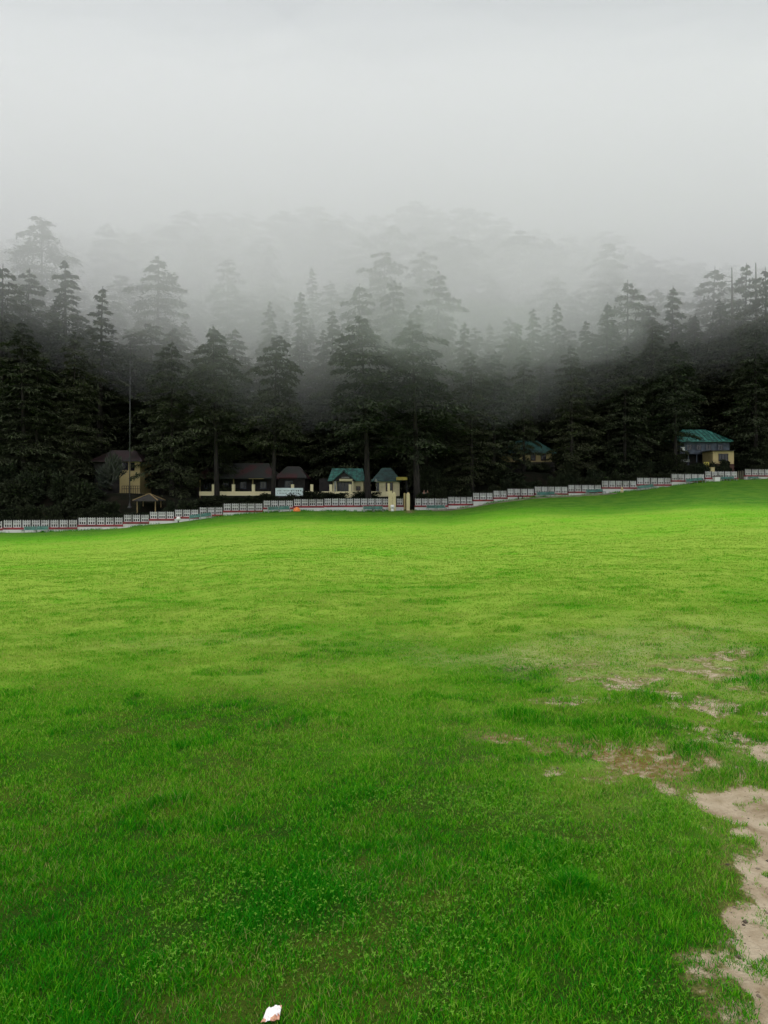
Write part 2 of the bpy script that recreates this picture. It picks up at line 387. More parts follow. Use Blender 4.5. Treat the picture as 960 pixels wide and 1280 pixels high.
# ------------------------------------------------------------------ grass blades and clover
def blade_field():
    n = 1520000
    a = rng.uniform(-36, 36, n) * math.pi / 180
    rr = np.geomspace(1.75, 58, 600)
    dens = np.where(rr < 3, 1.0, (3 / np.maximum(rr, 3)) ** 1.95) * rr
    cdf = np.concatenate([[0], np.cumsum((dens[1:] + dens[:-1]) / 2 * np.diff(rr))]); cdf /= cdf[-1]
    r = np.interp(rng.random(n), cdf, rr)
    x = np.sin(a) * r; y = np.cos(a) * r
    s = soil_mask(x, y) * (y < 14); tu = tuft_mask(x, y); dr = dry_mask(x, y)
    clump = np.clip(.5 + 1.25 * (.45 * fbm(x * 3.1, y * 3.1, 71, 4) + .55 * fbm(x * 10, y * 10, 77, 3) - .5), 0, 1)
    big = fbm(x * .8, y * .8, 73, 3)
    keep = rng.random(n) > np.clip(s * 1.22 + dr * .6 - tu - 1.3 * smooth(.60, .72, fbm(x * 9, y * 9, 151, 3)), 0, .99)
    keep &= rng.random(n) < np.clip(.26 + 2.2 * (clump - .25), .24, 1) * smooth(62, 24, r)
    x, y, r, tu, dr, clump, big, s = (v[keep] for v in (x, y, r, tu, dr, clump, big, s)); n = len(x)
    tl_ = tuftlets(x, y); ol = olive(x, y)
    hgt = rng.uniform(.012, .031, n) * (.30 + 1.45 * clump) * np.interp(r, [2, 5, 9, 20, 46], [1.0, 1.0, .85, .85, 1.0]) * (1 + 1.7 * tu + .9 * tl_) * (1 - .4 * dr) * (1 - .3 * s)
    wid = rng.uniform(.0020, .0037, n) * np.maximum(1, r / 3.6) ** .85
    # rank grass along the foot of the fence
    ne = 9000; ep = rng.uniform(-30, 990, ne); eY = fenceY(ep) - .16 - rng.random(ne) ** 2 * .7; ex = (ep - CX) / F * eY
    ok = (np.abs(ep - 511) > 8) & (rng.random(ne) < smooth(.40, .66, fbm(ex * .9, eY * .9, 171, 3))); ex, eY = ex[ok], eY[ok]; ne = len(ex)
    x = np.concatenate([x, ex]); y = np.concatenate([y, eY]); r = np.hypot(x, y); n = len(x); z0_ = np.zeros(ne)
    hgt = np.concatenate([hgt, rng.uniform(.05, .20, ne)]); wid = np.concatenate([wid, rng.uniform(.015, .035, ne)])
    tu, tl_, ol, dr, s = (np.concatenate([q, z0_]) for q in (tu, tl_, ol, dr, s)); lean = hgt * rng.uniform(.2, 1.1, n)
    th = rng.uniform(0, 2 * math.pi, n); ld = rng.uniform(0, 2 * math.pi, n)
    z = ground(x, y) - .004 + .03 * tu - .025 * s
    wx, wy = np.cos(th) * wid / 2, np.sin(th) * wid / 2; lx, ly = np.cos(ld) * lean, np.sin(ld) * lean
    v = np.empty((n, 5, 3), np.float32)
    v[:, 0] = np.stack([x - wx, y - wy, z], 1); v[:, 1] = np.stack([x + wx, y + wy, z], 1)
    mx, my, mz = x + lx * .35, y + ly * .35, z + hgt * .62
    v[:, 2] = np.stack([mx + wx * .8, my + wy * .8, mz], 1); v[:, 3] = np.stack([mx - wx * .8, my - wy * .8, mz], 1)
    v[:, 4] = np.stack([x + lx, y + ly, z + hgt], 1)
    i = np.arange(n) * 5
    q = np.stack([i, i + 1, i + 2, i + 3], 1); tr = np.stack([i + 3, i + 2, i + 4], 1)
    tn = np.clip(tone(x, y) * (1 - .3 * smooth(45, 56, r)) + rng.normal(0, .30, n) - .35 * tu - .38 * tl_ + .12 * ol, 0, 1)  # blades turn deeper green by the fence too, tree shade included in tone
    dry = np.clip((rng.random(n) < .014 + .35 * dr + .2 * s + .12 * ol) * rng.uniform(.4, 1, n), 0, 1)
    return np_mesh('grass', v.reshape(-1, 3), [q, tr], dict(tone=np.repeat(tn, 5), dry=np.repeat(dry, 5)))

m, nt, b = nodes('grass_blades')
t = attr(nt, 'tone'); t = mathn(nt, 'ADD', t, mathn(nt, 'MULTIPLY', mathn(nt, 'SUBTRACT', noise(nt, 4.5, 5, .65), .5), .5))
c = mixc(nt, ramp(nt, t, .05, .5), LUSH, MIDG); c = mixc(nt, ramp(nt, t, .45, 1.0), c, YELL)
c = mixc(nt, attr(nt, 'dry'), c, (.30, .27, .10))
nt.links.new(c, b.inputs['Base Color']); b.inputs['Roughness'].default_value = .6; b.inputs['Specular IOR Level'].default_value = .06
tl = N(nt, 'ShaderNodeBsdfTranslucent'); nt.links.new(c, tl.inputs['Color'])
mx = N(nt, 'ShaderNodeMixShader'); mx.inputs[0].default_value = .35
nt.links.new(b.outputs[0], mx.inputs[1]); nt.links.new(tl.outputs[0], mx.inputs[2]); nt.links.new(mx.outputs[0], nt.nodes['Material Output'].inputs['Surface'])
tag(link('grass', blade_field(), m), 'short green grass covering the meadow, tufted near the bare earth', 'grass', kind='stuff')

def crumbs():
    n = 9000; a = rng.uniform(4, 34, n) * math.pi / 180; r = np.sqrt(rng.uniform(1.9 ** 2, 7.5 ** 2, n)); x = np.sin(a) * r; y = np.cos(a) * r
    k = (soil_mask(x, y) > .35) & (rng.random(n) < smooth(.36, .66, fbm(x * 4, y * 4, 181, 3)) * .8); x, y = x[k], y[k]; n = len(x)
    sz = .0025 + .011 * rng.random(n) ** 3.2; z = ground(x, y) - .025 * soil_mask(x, y) + sz * .25
    base = np.array([(1, 0, 0), (0, 1, 0), (-1, 0, 0), (0, -1, 0), (0, 0, .8), (0, 0, -.8)], float)
    v = base[None] * sz[:, None, None] * rng.uniform(.55, 1.3, (n, 6, 1)); t0 = rng.uniform(0, 6.28, n); co, si = np.cos(t0)[:, None], np.sin(t0)[:, None]
    v = np.stack([v[..., 0] * co - v[..., 1] * si + x[:, None], v[..., 0] * si + v[..., 1] * co + y[:, None], v[..., 2] + z[:, None]], -1)
    f = np.array([(0, 1, 4), (1, 2, 4), (2, 3, 4), (3, 0, 4), (1, 0, 5), (2, 1, 5), (3, 2, 5), (0, 3, 5)])
    return np_mesh('gravel', v.reshape(-1, 3), [(np.arange(n)[:, None, None] * 6 + f[None]).reshape(-1, 3)], dict(tint=np.repeat(rng.random(n), 6)))
m, nt, b = nodes('earth_crumbs')
nt.links.new(mixc(nt, attr(nt, 'tint'), (.05, .035, .022), (.24, .20, .14)), b.inputs['Base Color']); b.inputs['Roughness'].default_value = .95
tag(link('gravel', crumbs(), m), 'dark crumbs of earth and small stones scattered over the bare ground', 'gravel', kind='stuff')

def clover_field():
    n = 80000
    a = rng.uniform(-36, 36, n) * math.pi / 180; r = np.sqrt(rng.uniform(1.7 ** 2, 5.2 ** 2, n))
    x = np.sin(a) * r; y = np.cos(a) * r
    p = fbm(x * 1.5 + 4, y * 1.5, 81, 4) + .13 * np.exp(-((x + .1) / .8) ** 2 - ((y - 2.9) / .9) ** 2)
    keep = (rng.random(n) < smooth(.50, .80, p) * .62) & (soil_mask(x, y) < .15); x, y, r = x[keep], y[keep], r[keep]; n = len(x)
    z = ground(x, y) + rng.uniform(.018, .045, n)
    vs_, ts = [], []
    rot = rng.uniform(0, 6.28, n); sz = rng.uniform(.0022, .0044, n); tilt = rng.normal(0, .35, (n, 2)); tn = rng.uniform(0, 1, n)
    for k in range(3):
        t0 = rot + k * 2.094
        for (ra, da, up) in ((.05, 0, 0), (.9, -.75, .12), (1.75, 0, -.1), (.9, .75, .12)):
            dx = np.cos(t0 + da * .8) * ra * sz; dy = np.sin(t0 + da * .8) * ra * sz
            vs_.append(np.stack([x + dx, y + dy, z + up * sz + dx * tilt[:, 0] + dy * tilt[:, 1]], 1)); ts.append(tn)
    v = np.stack(vs_, 1); i = np.arange(n)[:, None] * 12
    q = np.concatenate([i + np.array([0, 1, 2, 3]) + 4 * k for k in range(3)])
    return np_mesh('clover', v.reshape(-1, 3), [q], dict(tint=np.repeat(tn, 12)))
m, nt, b = nodes('clover_leaves')
c = mixc(nt, attr(nt, 'tint'), (.05, .16, .008), (.12, .27, .020)); nt.links.new(c, b.inputs['Base Color']); b.inputs['Roughness'].default_value = .6; b.inputs['Specular IOR Level'].default_value = .1
tag(link('clover', clover_field(), m), 'small pale clover leaves scattered through the near grass', 'clover', kind='stuff')

# ------------------------------------------------------------------ trees
def cedar(seed, h, rw, shape, z0=.12, nl=74, dens=1.0):
    g = np.random.default_rng(seed)
    tr = MB()
    wob = g.normal(0, .012, (7, 2)).cumsum(0) * h * .15; zs = np.linspace(0, h, 7)
    r0 = .010 * h + .18
    tr.tube([(wob[i, 0], wob[i, 1], z) for i, z in enumerate(zs)], [r0 * (1 - .93 * (z / h)) + (.16 * r0 if i == 0 else 0) for i, z in enumerate(zs)], 9)
    V, T = [], []
    az = g.uniform(0, 6.28)
    for i in range(nl):
        t = ((i + g.uniform(0, 1)) / nl) ** .92; z = h * (z0 + (.985 - z0) * t); az += 2.4 + g.normal(0, .35)
        if shape == 'cone': pr = (1 - t) ** .75 * (.75 + .25 * min(1, t * 6)) + .05
        elif shape == 'round': pr = math.sqrt(max(0, 1 - max(0, (t - .45) / .57) ** 2)) * (.72 + .28 * min(1, t * 3)) + .05
        else: pr = (1 - t ** 5) ** .8 * (.78 + .22 * min(1, t * 5)) * (1 - .30 * t) + .05
        L = rw * pr * g.uniform(.42, 1.22)
        cx, cyy = np.interp(z, zs, wob[:, 0]), np.interp(z, zs, wob[:, 1])
        rise = g.uniform(.02, .22) + .35 * max(0, t - .75); droop = g.uniform(.18, .42)
        ca, sa = math.cos(az), math.sin(az)
        def pt(s): return np.stack([cx + ca * L * s, cyy + sa * L * s, z + L * (rise * s - droop * s * s)], -1)
        lp = pt(np.array([0, .4, .95])); lr = .018 + .012 * L
        tr.tube(lp, [lr, lr * .6, lr * .15], 4)
        n = int((26 + 30 * L) * dens)
        s = .12 + .9 * g.random(n) ** .62
        lat = g.normal(0, 1, n) * (.10 + .16 * (1 - np.abs(2 * s - 1))) * L
        c = pt(s); c[:, 0] += -sa * lat; c[:, 1] += ca * lat; c[:, 2] += g.normal(0, .06, n) * (1 + .25 * L) - .06 * np.abs(lat)
        fa = az + np.sign(lat) * g.uniform(.1, 1.2, n) + g.normal(0, .3, n)
        ln = g.uniform(.32, .72, n); wd = ln * g.uniform(.25, .45, n); el = g.normal(-.12, .38, n); rl = g.normal(0, .55, n)
        d = np.stack([np.cos(fa) * np.cos(el), np.sin(fa) * np.cos(el), np.sin(el)], 1)
        sd_ = np.stack([-np.sin(fa) * np.cos(rl), np.cos(fa) * np.cos(rl), np.sin(rl)], 1)
        q = np.stack([c - d * ln[:, None] * .4, c + sd_ * wd[:, None] * .5, c + d * ln[:, None] * .6 - np.array([0, 0, .08]), c - sd_ * wd[:, None] * .5], 1)
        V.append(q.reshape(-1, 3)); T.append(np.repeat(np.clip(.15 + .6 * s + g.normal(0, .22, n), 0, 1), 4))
    V = np.concatenate(V); T = np.concatenate(T); f = np.arange(len(V)).reshape(-1, 4)
    trme = bpy.data.meshes.new('trunk'); trme.from_pydata(tr.v, [], tr.f); trme.update(); trme.materials.append(M['bark'])
    trme.polygons.foreach_set('use_smooth', [True] * len(trme.polygons))
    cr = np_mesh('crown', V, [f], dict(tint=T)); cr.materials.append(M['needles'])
    return trme, cr, h, rw

KINDS = dict(
    cone=[cedar(s, 24, 5.4, 'cone', .05, 92) for s in (1, 2, 3, 21, 22)],
    spire=[cedar(s, 24, 3.6, 'cone', .08, 84, .95) for s in (4, 5)],
    broad=[cedar(s, 24, 5.6, 'broad', .05, 72, 1.3) for s in (6, 7, 8, 23, 24, 25)],
    round=[cedar(s, 24, 5.4, 'round', .12, 70, 1.35) for s in (9, 10, 26, 27)],
    high=[cedar(s, 22, 6.0, 'broad', .31, 60, 1.3) for s in (11, 12, 13, 28, 29)],
    sparse=[cedar(s, 24, 2.8, 'cone', .35, 40, .7) for s in (14, 15)],
)
tree_n = [0]
def tree(px, topy, Y, kind, label, group=None, wscale=1.0, sink=.3):
    var = KINDS[kind][tree_n[0] % len(KINDS[kind])]; tree_n[0] += 1
    x = (px - CX) / F * Y; z = gz(x, Y) - sink; ht = H + (HY - topy) / F * Y - z
    o = empty('cedar_tree', (x, Y, z), label, 'tree', group, random.uniform(0, 6.28)); o.rotation_euler[0] = random.gauss(0, .016); o.rotation_euler[1] = random.gauss(0, .016)
    sc = ht / var[2]; sw = sc * wscale
    o.scale = (sw, sw, sc)
    a = bpy.data.objects.new('trunk', var[0]); col.objects.link(a); a.parent = o
    c = bpy.data.objects.new('crown', var[1]); col.objects.link(c); c.parent = o
    return o

# cedars one can pick out in the photograph: column, top row, distance, habit, width, label
NAMED = [
 (50, 272, 108, 'round', 1.0, 'tall round-topped cedar fading into fog at upper left, highest on that side'),
 (135, 276, 138, 'broad', 1.0, 'almost vanished broad cedar in thick fog, next after the tall round-topped one'),
 (200, 319, 96, 'broad', 1.1, 'wide flat-topped cedar half hidden in fog above the thin pole'),
 (285, 320, 112, 'broad', .9, 'pale foggy cedar above the long red-roofed house'),
 (335, 306, 124, 'broad', .9, 'very faint tall cedar in fog above the pale signboard'),
 (395, 334, 112, 'spire', 1.0, 'faint narrow cedar in fog left of the pair of central flat-topped cedars'),
 (483, 316, 106, 'round', .9, 'round-headed pale cedar rising behind the central flat-topped pair'),
 (528, 314, 110, 'round', .75, 'slim round-headed foggy cedar, taller of the two above the thick trunk by the gate'),
 (547, 338, 94, 'broad', .95, 'broad grey cedar standing in front of the slim round-headed foggy one'),
 (450, 355, 86, 'broad', .85, 'flat-topped layered cedar, one with the tabular top of the central pair'),
 (492, 350, 87, 'broad', .8, 'rounder partner of the central flat-topped cedar pair'),
 (610, 340, 124, 'broad', 1.0, 'ghostly cedar in the thick fog gap right of centre'),
 (755, 303, 126, 'round', .85, 'tall dark column of a cedar standing out of fog left of the right-hand slope'),
 (783, 350, 86, 'broad', .95, 'sharp layered cedar with domed top below the tall dark column'),
 (842, 356, 87, 'cone', .9, 'sharp pointed cedar with tiered branches above the blue-grey house'),
 (888, 334, 100, 'broad', 1.0, 'wide hazy cedar behind and right of the sharp pointed one'),
 (927, 332, 90, 'broad', .8, 'flat-topped cedar between the two dead snags'),
 (961, 331, 82, 'broad', .85, 'cedar cut by the right edge of the picture beside the tall snag'),
 (84, 325, 79, 'cone', 1.1, 'full conical cedar at left below the tall round-topped one'),
 (124, 356, 73, 'spire', 1.1, 'small pointed cedar with clear tiers at the end of the left clump'),
 (32, 335, 81, 'broad', .9, 'dense cedar in the left clump between edge and conical one'),
 (2, 330, 76, 'broad', .9, 'cedar cut by the left edge with pale drooping top branches'),
 (271, 405, 71, 'cone', .8, 'narrow dark pointed cedar above the long red-roofed house, in the front rank'),
 (341, 376, 86, 'cone', .8, 'hazy pointed cedar above the signboard'),
 (379, 362, 88, 'spire', 1.1, 'slim greyish cedar left of the green-roofed cottage'),
 (420, 385, 79, 'cone', .9, 'dark tiered cedar above the green-roofed cottage'),
 (520, 378, 82, 'cone', 1.0, 'greenish cedar directly behind the thick trunk by the gate'),
 (575, 402, 80, 'cone', .9, 'mid grey cedar right of the gate, with fog behind its tip'),
 (666, 384, 86, 'spire', 1.1, 'thin upright cedar, left one of two small pointed tips right of centre'),
 (696, 377, 87, 'cone', .75, 'small pointed cedar, right one of two tips right of centre'),
 (730, 398, 82, 'spire', 1.1, 'short slim cedar left of the sharp layered domed one'),
 (756, 378, 80, 'spire', 1.2, 'slender cedar leaning against the sharp layered domed one'),
 (640, 402, 85, 'cone', .85, 'hazy cedar above the half-hidden cream house'),
 (815, 398, 78, 'cone', .9, 'dark tiered cedar between the domed and the pointed cedars'),
 (905, 372, 88, 'cone', 1.0, 'full green cedar behind the blue-grey house'),
 (866, 392, 87, 'spire', 1.2, 'dark narrow cedar just left of the blue-grey house roof ridge'),
]
for px, ty, Y, k, ws, lab in NAMED: tree(px, ty, Y, k, lab, None, ws)

# trunks that stand in front of the houses, crowns high
FRONT = [
 (272, 410, 64.5, 'high', .85, 'dark straight trunk of a cedar standing before the long red-roofed house'),
 (343, 418, 65.0, 'high', .85, 'cedar with dark trunk at the left end of the signboard'),
 (460.5, 392, 64.5, 'high', 1.0, 'cedar with thick dark trunk between the two green-roofed cottages'),
 (522, 398, 64.5, 'high', 1.05, 'cedar with the thick brown trunk right beside the gate gap'),
 (845, 425, 74.0, 'high', .85, 'cedar trunk at the left corner of the blue-grey house'),
 (30, 400, 64, 'broad', 1.0, 'big dark cedar in deep shade behind the low left end of the fence'),
 (92, 412, 66, 'broad', .9, 'dark cedar in deep shade left of the olive-cream house'),
 (215, 425, 65, 'broad', .9, 'dark cedar behind the small pyramid-roofed shelter'),
 (590, 440, 68, 'broad', .9, 'dark cedar behind the first steps of the fence right of the gate'),
 (655, 430, 72.5, 'broad', .62, 'low-limbed cedar half covering the cream house on the slope'),
 (715, 430, 72, 'broad', .9, 'dark cedar behind the middle of the stepped fence'),
 (780, 430, 74, 'broad', .9, 'dark layered cedar behind the fence left of the blue-grey house'),
 (944, 410, 78, 'broad', .9, 'dark cedar right of the blue-grey house behind the gap in the fence'),
]
for px, ty, Y, k, ws, lab in FRONT: tree(px, ty, Y, k, lab, None, ws)

# ranks filling the wood
def skipped(p, spans): return any(a < p < b for a, b in spans)
for px in np.arange(-90, 1060, 23):
    p = px + random.uniform(-7, 7)
    if skipped(p, ((116, 200), (238, 512), (618, 702), (836, 928))): continue
    tree(p, random.uniform(425, 500), float(fenceY(p)) + random.uniform(7.5, 12), random.choice(['broad', 'broad', 'cone']), 'dark low-limbed cedar at the edge of the wood just behind the fence', 'cedars at the edge of the wood', .95)
for px in np.arange(-90, 1060, 15):
    p = px + random.uniform(-8, 8)
    lo = np.interp(p, [0, 250, 600, 960], [385, 415, 420, 390])
    tree(p, lo - 8 + random.uniform(0, 45), random.uniform(78.5, 84) + max(0, px - 560) * .014 + (3.5 if 830 < p < 930 else 0), random.choice(['broad', 'round', 'broad', 'cone']), 'dark cedar among the close-set trees right behind the houses', 'cedars close behind the houses', 1.12)
for px in np.arange(-80, 1050, 20):
    p = px + random.uniform(-12, 12)
    lo = np.interp(p, [0, 250, 600, 960], [355, 385, 395, 365])
    tree(p, lo + random.uniform(0, 50), random.uniform(89, 103), random.choice(['broad', 'round', 'spire', 'broad', 'cone']), 'grey misty cedar in the middle rank on the lower slope', 'cedars of the middle rank in mist', .95)
for px in np.arange(-60, 1050, 31):
    p = px + random.uniform(-14, 14)
    lo = np.interp(p, [0, 250, 600, 760, 960], [325, 345, 350, 325, 345])
    tree(p, lo + random.uniform(0, 40), random.uniform(110, 130), random.choice(['broad', 'round', 'broad']), 'pale cedar deep in the fog on the upper slope', 'cedars of the upper slope in fog', 1.0)
RPX = [-60, 0, 110, 250, 400, 520, 640, 720, 800, 870, 960, 1040]; RPY = [300, 292, 285, 262, 254, 256, 266, 284, 304, 318, 340, 350]
for k, px in enumerate(np.arange(-70, 1050, 20)):
    p = px + random.uniform(-4, 4); Y = random.uniform(165, 196) if k % 2 else random.uniform(140, 165)
    ty = float(np.interp(p, RPX, RPY)) + (random.uniform(-2, 12) if k % 2 else random.uniform(14, 38))
    tree(p, ty, Y, random.choice(['broad', 'round', 'broad']), 'ghostly cedar on the foggy ridge line', 'cedars on the foggy ridge', 1.6)

# dead snags on the right skyline, thin pole on the left
for px, ty, Y, lab in ((915.5, 334, 88, 'bare dead snag with stub branches, left of two on the right skyline'), (945.5, 328, 86, 'taller bare grey snag near the right edge of the skyline')):
    x = (px - CX) / F * Y; z = gz(x, Y) - .3; ht = H + (HY - ty) / F * Y - z
    o = empty('dead_tree', (x, Y, z), lab, 'dead tree')
    MB().tube([(x, Y, z), (x + .08, Y, z + ht * .5), (x + .02, Y + .1, z + ht * .85), (x - .03, Y + .1, z + ht)], [.30, .22, .13, .05], 8).build('trunk', M['dead'], o, True)
    b = MB()
    for k in range(14):
        zz = z + ht * random.uniform(.55, .97); a = random.uniform(0, 6.28); L = random.uniform(.3, .9)
        b.tube([(x, Y, zz), (x + math.cos(a) * L, Y + math.sin(a) * L, zz + L * random.uniform(-.1, .4))], [.05, .015], 5)
    b.build('branches', M['dead'], o, True)
Y = 61.0; x = (162 - CX) / F * Y; z = gz(x, Y)
zt = P(162, 428, Y).z
o = empty('flagpole', (x, Y, z), 'tall thin metal pole in front of the olive-cream house', 'pole')
MB().tube([(x, Y, z - .3), (x + .03, Y, z + 7), (x + .06, Y, zt)], [.045, .04, .025], 10).build('shaft', M['metal'], o, True)
MB().lathe((x, Y, z - .05), [(.16, 0), (.16, .10), (.08, .16), (.06, .4)], 12).build('base', M['metal'], o)

# ------------------------------------------------------------------ shrubs and leafy plants
def bush_mesh(seed, n, leaf, name='foliage', mat='shrub', upright=False):
    g = np.random.default_rng(seed)
    u = g.normal(0, 1, (n, 3)); u /= np.linalg.norm(u, axis=1)[:, None]
    lob = 1 + .28 * np.sin(u[:, 0] * 5 + seed) * np.sin(u[:, 1] * 4 + 1) + .2 * np.sin(u[:, 2] * 7 + seed)
    rr = g.random(n) ** .4 * lob
    c = u * rr[:, None] * np.array([.5, .5, .5]) + np.array([0, 0, .46])
    d = u + g.normal(0, .5, (n, 3)) + np.array([0, 0, .9 if upright else .2]); d /= np.linalg.norm(d, axis=1)[:, None]
    sd_ = np.cross(d, g.normal(0, 1, (n, 3))); sd_ /= np.linalg.norm(sd_, axis=1)[:, None]
    L = leaf * g.uniform(.6, 1.4, n)[:, None]; W = L * (.16 if upright else .42)
    q = np.stack([c - d * L * .5, c + sd_ * W * .5, c + d * L * .5, c - sd_ * W * .5], 1).reshape(-1, 3)
    me = np_mesh(name, q, [np.arange(n * 4).reshape(-1, 4)], dict(tint=np.repeat(g.random(n), 4))); me.materials.append(M[mat]); return me
BUSH = [bush_mesh(s, 2600, .13) for s in (1, 2, 3, 4)]
def shrub(px, Y, w_, h_, label, group=None, mesh=None, name='shrub'):
    x = (px - CX) / F * Y; z = gz(x, Y) - .12
    o = empty(name, (x, Y, z), label, 'shrub', group, random.uniform(0, 6.28)); o.scale = (w_, w_, h_)
    f = bpy.data.objects.new('foliage', mesh or random.choice(BUSH)); col.objects.link(f); f.parent = o
    return o
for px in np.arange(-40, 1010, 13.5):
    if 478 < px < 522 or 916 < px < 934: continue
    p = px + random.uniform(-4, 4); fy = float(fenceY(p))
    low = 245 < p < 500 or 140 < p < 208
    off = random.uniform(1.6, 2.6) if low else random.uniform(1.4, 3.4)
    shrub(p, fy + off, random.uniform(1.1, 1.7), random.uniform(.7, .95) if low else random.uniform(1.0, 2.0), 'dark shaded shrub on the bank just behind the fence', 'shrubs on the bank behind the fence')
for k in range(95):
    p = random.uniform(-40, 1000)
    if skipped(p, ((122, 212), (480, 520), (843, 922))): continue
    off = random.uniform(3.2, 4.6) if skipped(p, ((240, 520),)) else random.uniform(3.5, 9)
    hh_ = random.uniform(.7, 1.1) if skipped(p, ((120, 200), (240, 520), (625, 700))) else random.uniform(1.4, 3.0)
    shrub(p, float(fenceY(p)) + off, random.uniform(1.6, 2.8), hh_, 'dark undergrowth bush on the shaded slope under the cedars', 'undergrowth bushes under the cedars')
AG = bush_mesh(9, 700, .42, 'foliage', 'agave', True)
shrub(141, 64, 1.5, 2.1, 'grey-green spiky plant left of the olive-cream house', None, AG, 'leafy_plant').location.z += 1.2
shrub(131, 64.5, 1.2, 1.6, 'smaller grey-green plant beside the spiky one at the olive-cream house', None, AG, 'leafy_plant').location.z += .8
shrub(906, 75, 1.0, 1.7, 'dark bush under the window of the cream block', None)
shrub(857, 75.5, 2.0, 1.1, 'low leafy bush before the veranda of the blue-grey house', None)
shrub(872, 75, 1.6, 1.3, 'bushy plant before the right part of the blue-grey veranda', None)
shrub(501, 64, 1.0, 1.2, 'leafy bush behind the gate opening beside the cream pillars', None)

# ------------------------------------------------------------------ stepped lattice fence
def lattice_mesh():
    b = MB(); w_, h_ = 1.0, 1.0          # unit panel, scaled per stretch; 7 cm deep
    def r(x0, z0, x1, z1, d=.07): b.box(((x0 + x1) / 2, 0, (z0 + z1) / 2), (x1 - x0, d, z1 - z0))
    r(.0, 0, 1, .10); r(.0, .42, 1, .55, .066); r(.0, .85, 1, .91, .064)
    for x in (0, .30, .60, .90): r(x, .10, x + .10, .42, .06); r(x, .55, x + .10, .85, .058)
    for cx in (.205, .497, .79):
        b.box((cx, 0, .70), (.03, .05, .30))
    for x in (.06, .35, .645, .94): b.solid([(x - .055, -.03, .93), (x + .055, -.03, .93), (x + .055, .03, .93), (x - .055, .03, .93)], [(x - .02, -.015, 1.02), (x + .02, -.015, 1.02), (x + .02, .015, 1.02), (x - .02, .015, 1.02)])
    me = bpy.data.meshes.new('lattice_panel'); me.from_pydata(b.v, [], b.f); me.update(); me.materials.append(M['lattice']); return me
def post_mesh():
    b = MB(); b.box((0, 0, .5), (1, .10, 1.0)); b.lathe((0, 0, 1.0), [(.5, 0), (.42, .03), (.18, .06)], 8)
    v = [(x, y * (1 if abs(y) < .06 else .1), z) for x, y, z in b.v]
    me = bpy.data.meshes.new('post'); me.from_pydata(v, [], b.f); me.update(); me.materials.append(M['post']); return me
LAT, POST = lattice_mesh(), post_mesh()
RUNS = dict(
 low=[(-102, -46, 653.5, 662.7, 5), (-45, 3.5, 651.5, 660.7, 4), (4, 97, 650, 659.2, 8), (97.5, 154, 646.8, 655.8, 5), (154.5, 186.5, 643.4, 652.3, 3), (187, 218, 639.6, 648.4, 3), (218.5, 248.5, 637, 645.8, 3), (249, 278.5, 634, 643, 3), (279, 328.5, 629.2, 638, 5), (329, 366.5, 625.6, 634.2, 4), (367, 404.5, 623.8, 632.2, 4), (405, 504, 623, 631.5, 11)],
 mid=[(518.5, 559.5, 623, 631.6, 5), (560, 590.5, 621.1, 629.6, 4), (591, 616, 616, 624.4, 3), (616.5, 633.5, 613.3, 621.6, 2), (634, 667.5, 611, 619.1, 4), (668, 709.5, 608.3, 616.5, 5), (710, 751.5, 606.2, 614.3, 5), (752, 795.5, 601, 609, 5), (796, 838.5, 597.3, 605.3, 5), (839, 880.5, 592.5, 600.4, 5), (881, 921.5, 589.2, 597.1, 5)],
 end=[(931, 964, 586.5, 594, 4), (964.5, 1006, 583, 590.5, 5), (1006.5, 1048, 580, 587.5, 5)],
)
LABS = dict(low='white lattice fence on whitewashed plinth, long stepped stretch left of the gate gap', mid='white lattice fence climbing the slope in steps right of the gate gap', end='short white lattice fence stretch past the gap at the right edge')
for key, runs in RUNS.items():
    p0, p1 = runs[0][0], runs[-1][1]; Y0 = float(fenceY(p0)); x0 = (p0 - CX) / F * Y0
    fo = empty('lattice_fence', (x0, Y0, gz(x0, Y0)), LABS[key], 'fence')
    pl, rb = MB(), MB()
    for (a, b_, ty, by, n) in runs:
        ya, yb = float(fenceY(a)), float(fenceY(b_)); ym = (ya + yb) / 2
        A_, B_ = Vector(((a - CX) / F * ya, ya, 0)), Vector(((b_ - CX) / F * yb, yb, 0))
        zb, zt_ = H + (HY - by) / F * ym, H + (HY - ty) / F * ym
        dv = B_ - A_; Lh = dv.length; rz = math.atan2(dv.y, dv.x); mid_ = (A_ + B_) / 2
        lowz = min(gz(A_.x, ya), gz(B_.x, yb)) - .6
        pl.box((mid_.x, mid_.y, (lowz + zb - .15) / 2), (Lh, .26, zb - .15 - lowz), rz)
        rb.box((mid_.x, mid_.y, zb - .08), (Lh + .03, .30, .16), rz, .012)
        pw = Lh / n
        for i in range(n):
            q = A_ + dv * ((i + .5) / n)
            o = bpy.data.objects.new('lattice_panel', LAT); col.objects.link(o)
            o.parent = fo; o.location = (q.x - x0, q.y - Y0, zb - .01 - fo.location.z); o.rotation_euler = (0, 0, rz); o.scale = (pw * .82, 1, zt_ - zb)
            o.location.x -= math.cos(rz) * pw * .41; o.location.y -= math.sin(rz) * pw * .41
        for i in range(n + 1):
            if i == n and b_ != runs[-1][1]: continue
            q = A_ + dv * (i / n)
            o = bpy.data.objects.new('post', POST); col.objects.link(o)
            o.parent = fo; o.location = (q.x - x0, q.y - Y0, zb - .012 - fo.location.z); o.rotation_euler = (0, 0, rz); o.scale = (pw * .075, 1, (zt_ - zb) * .97)
    pl.build('plinth', M['plinth'], fo); rb.build('red_band', M['red'], fo)

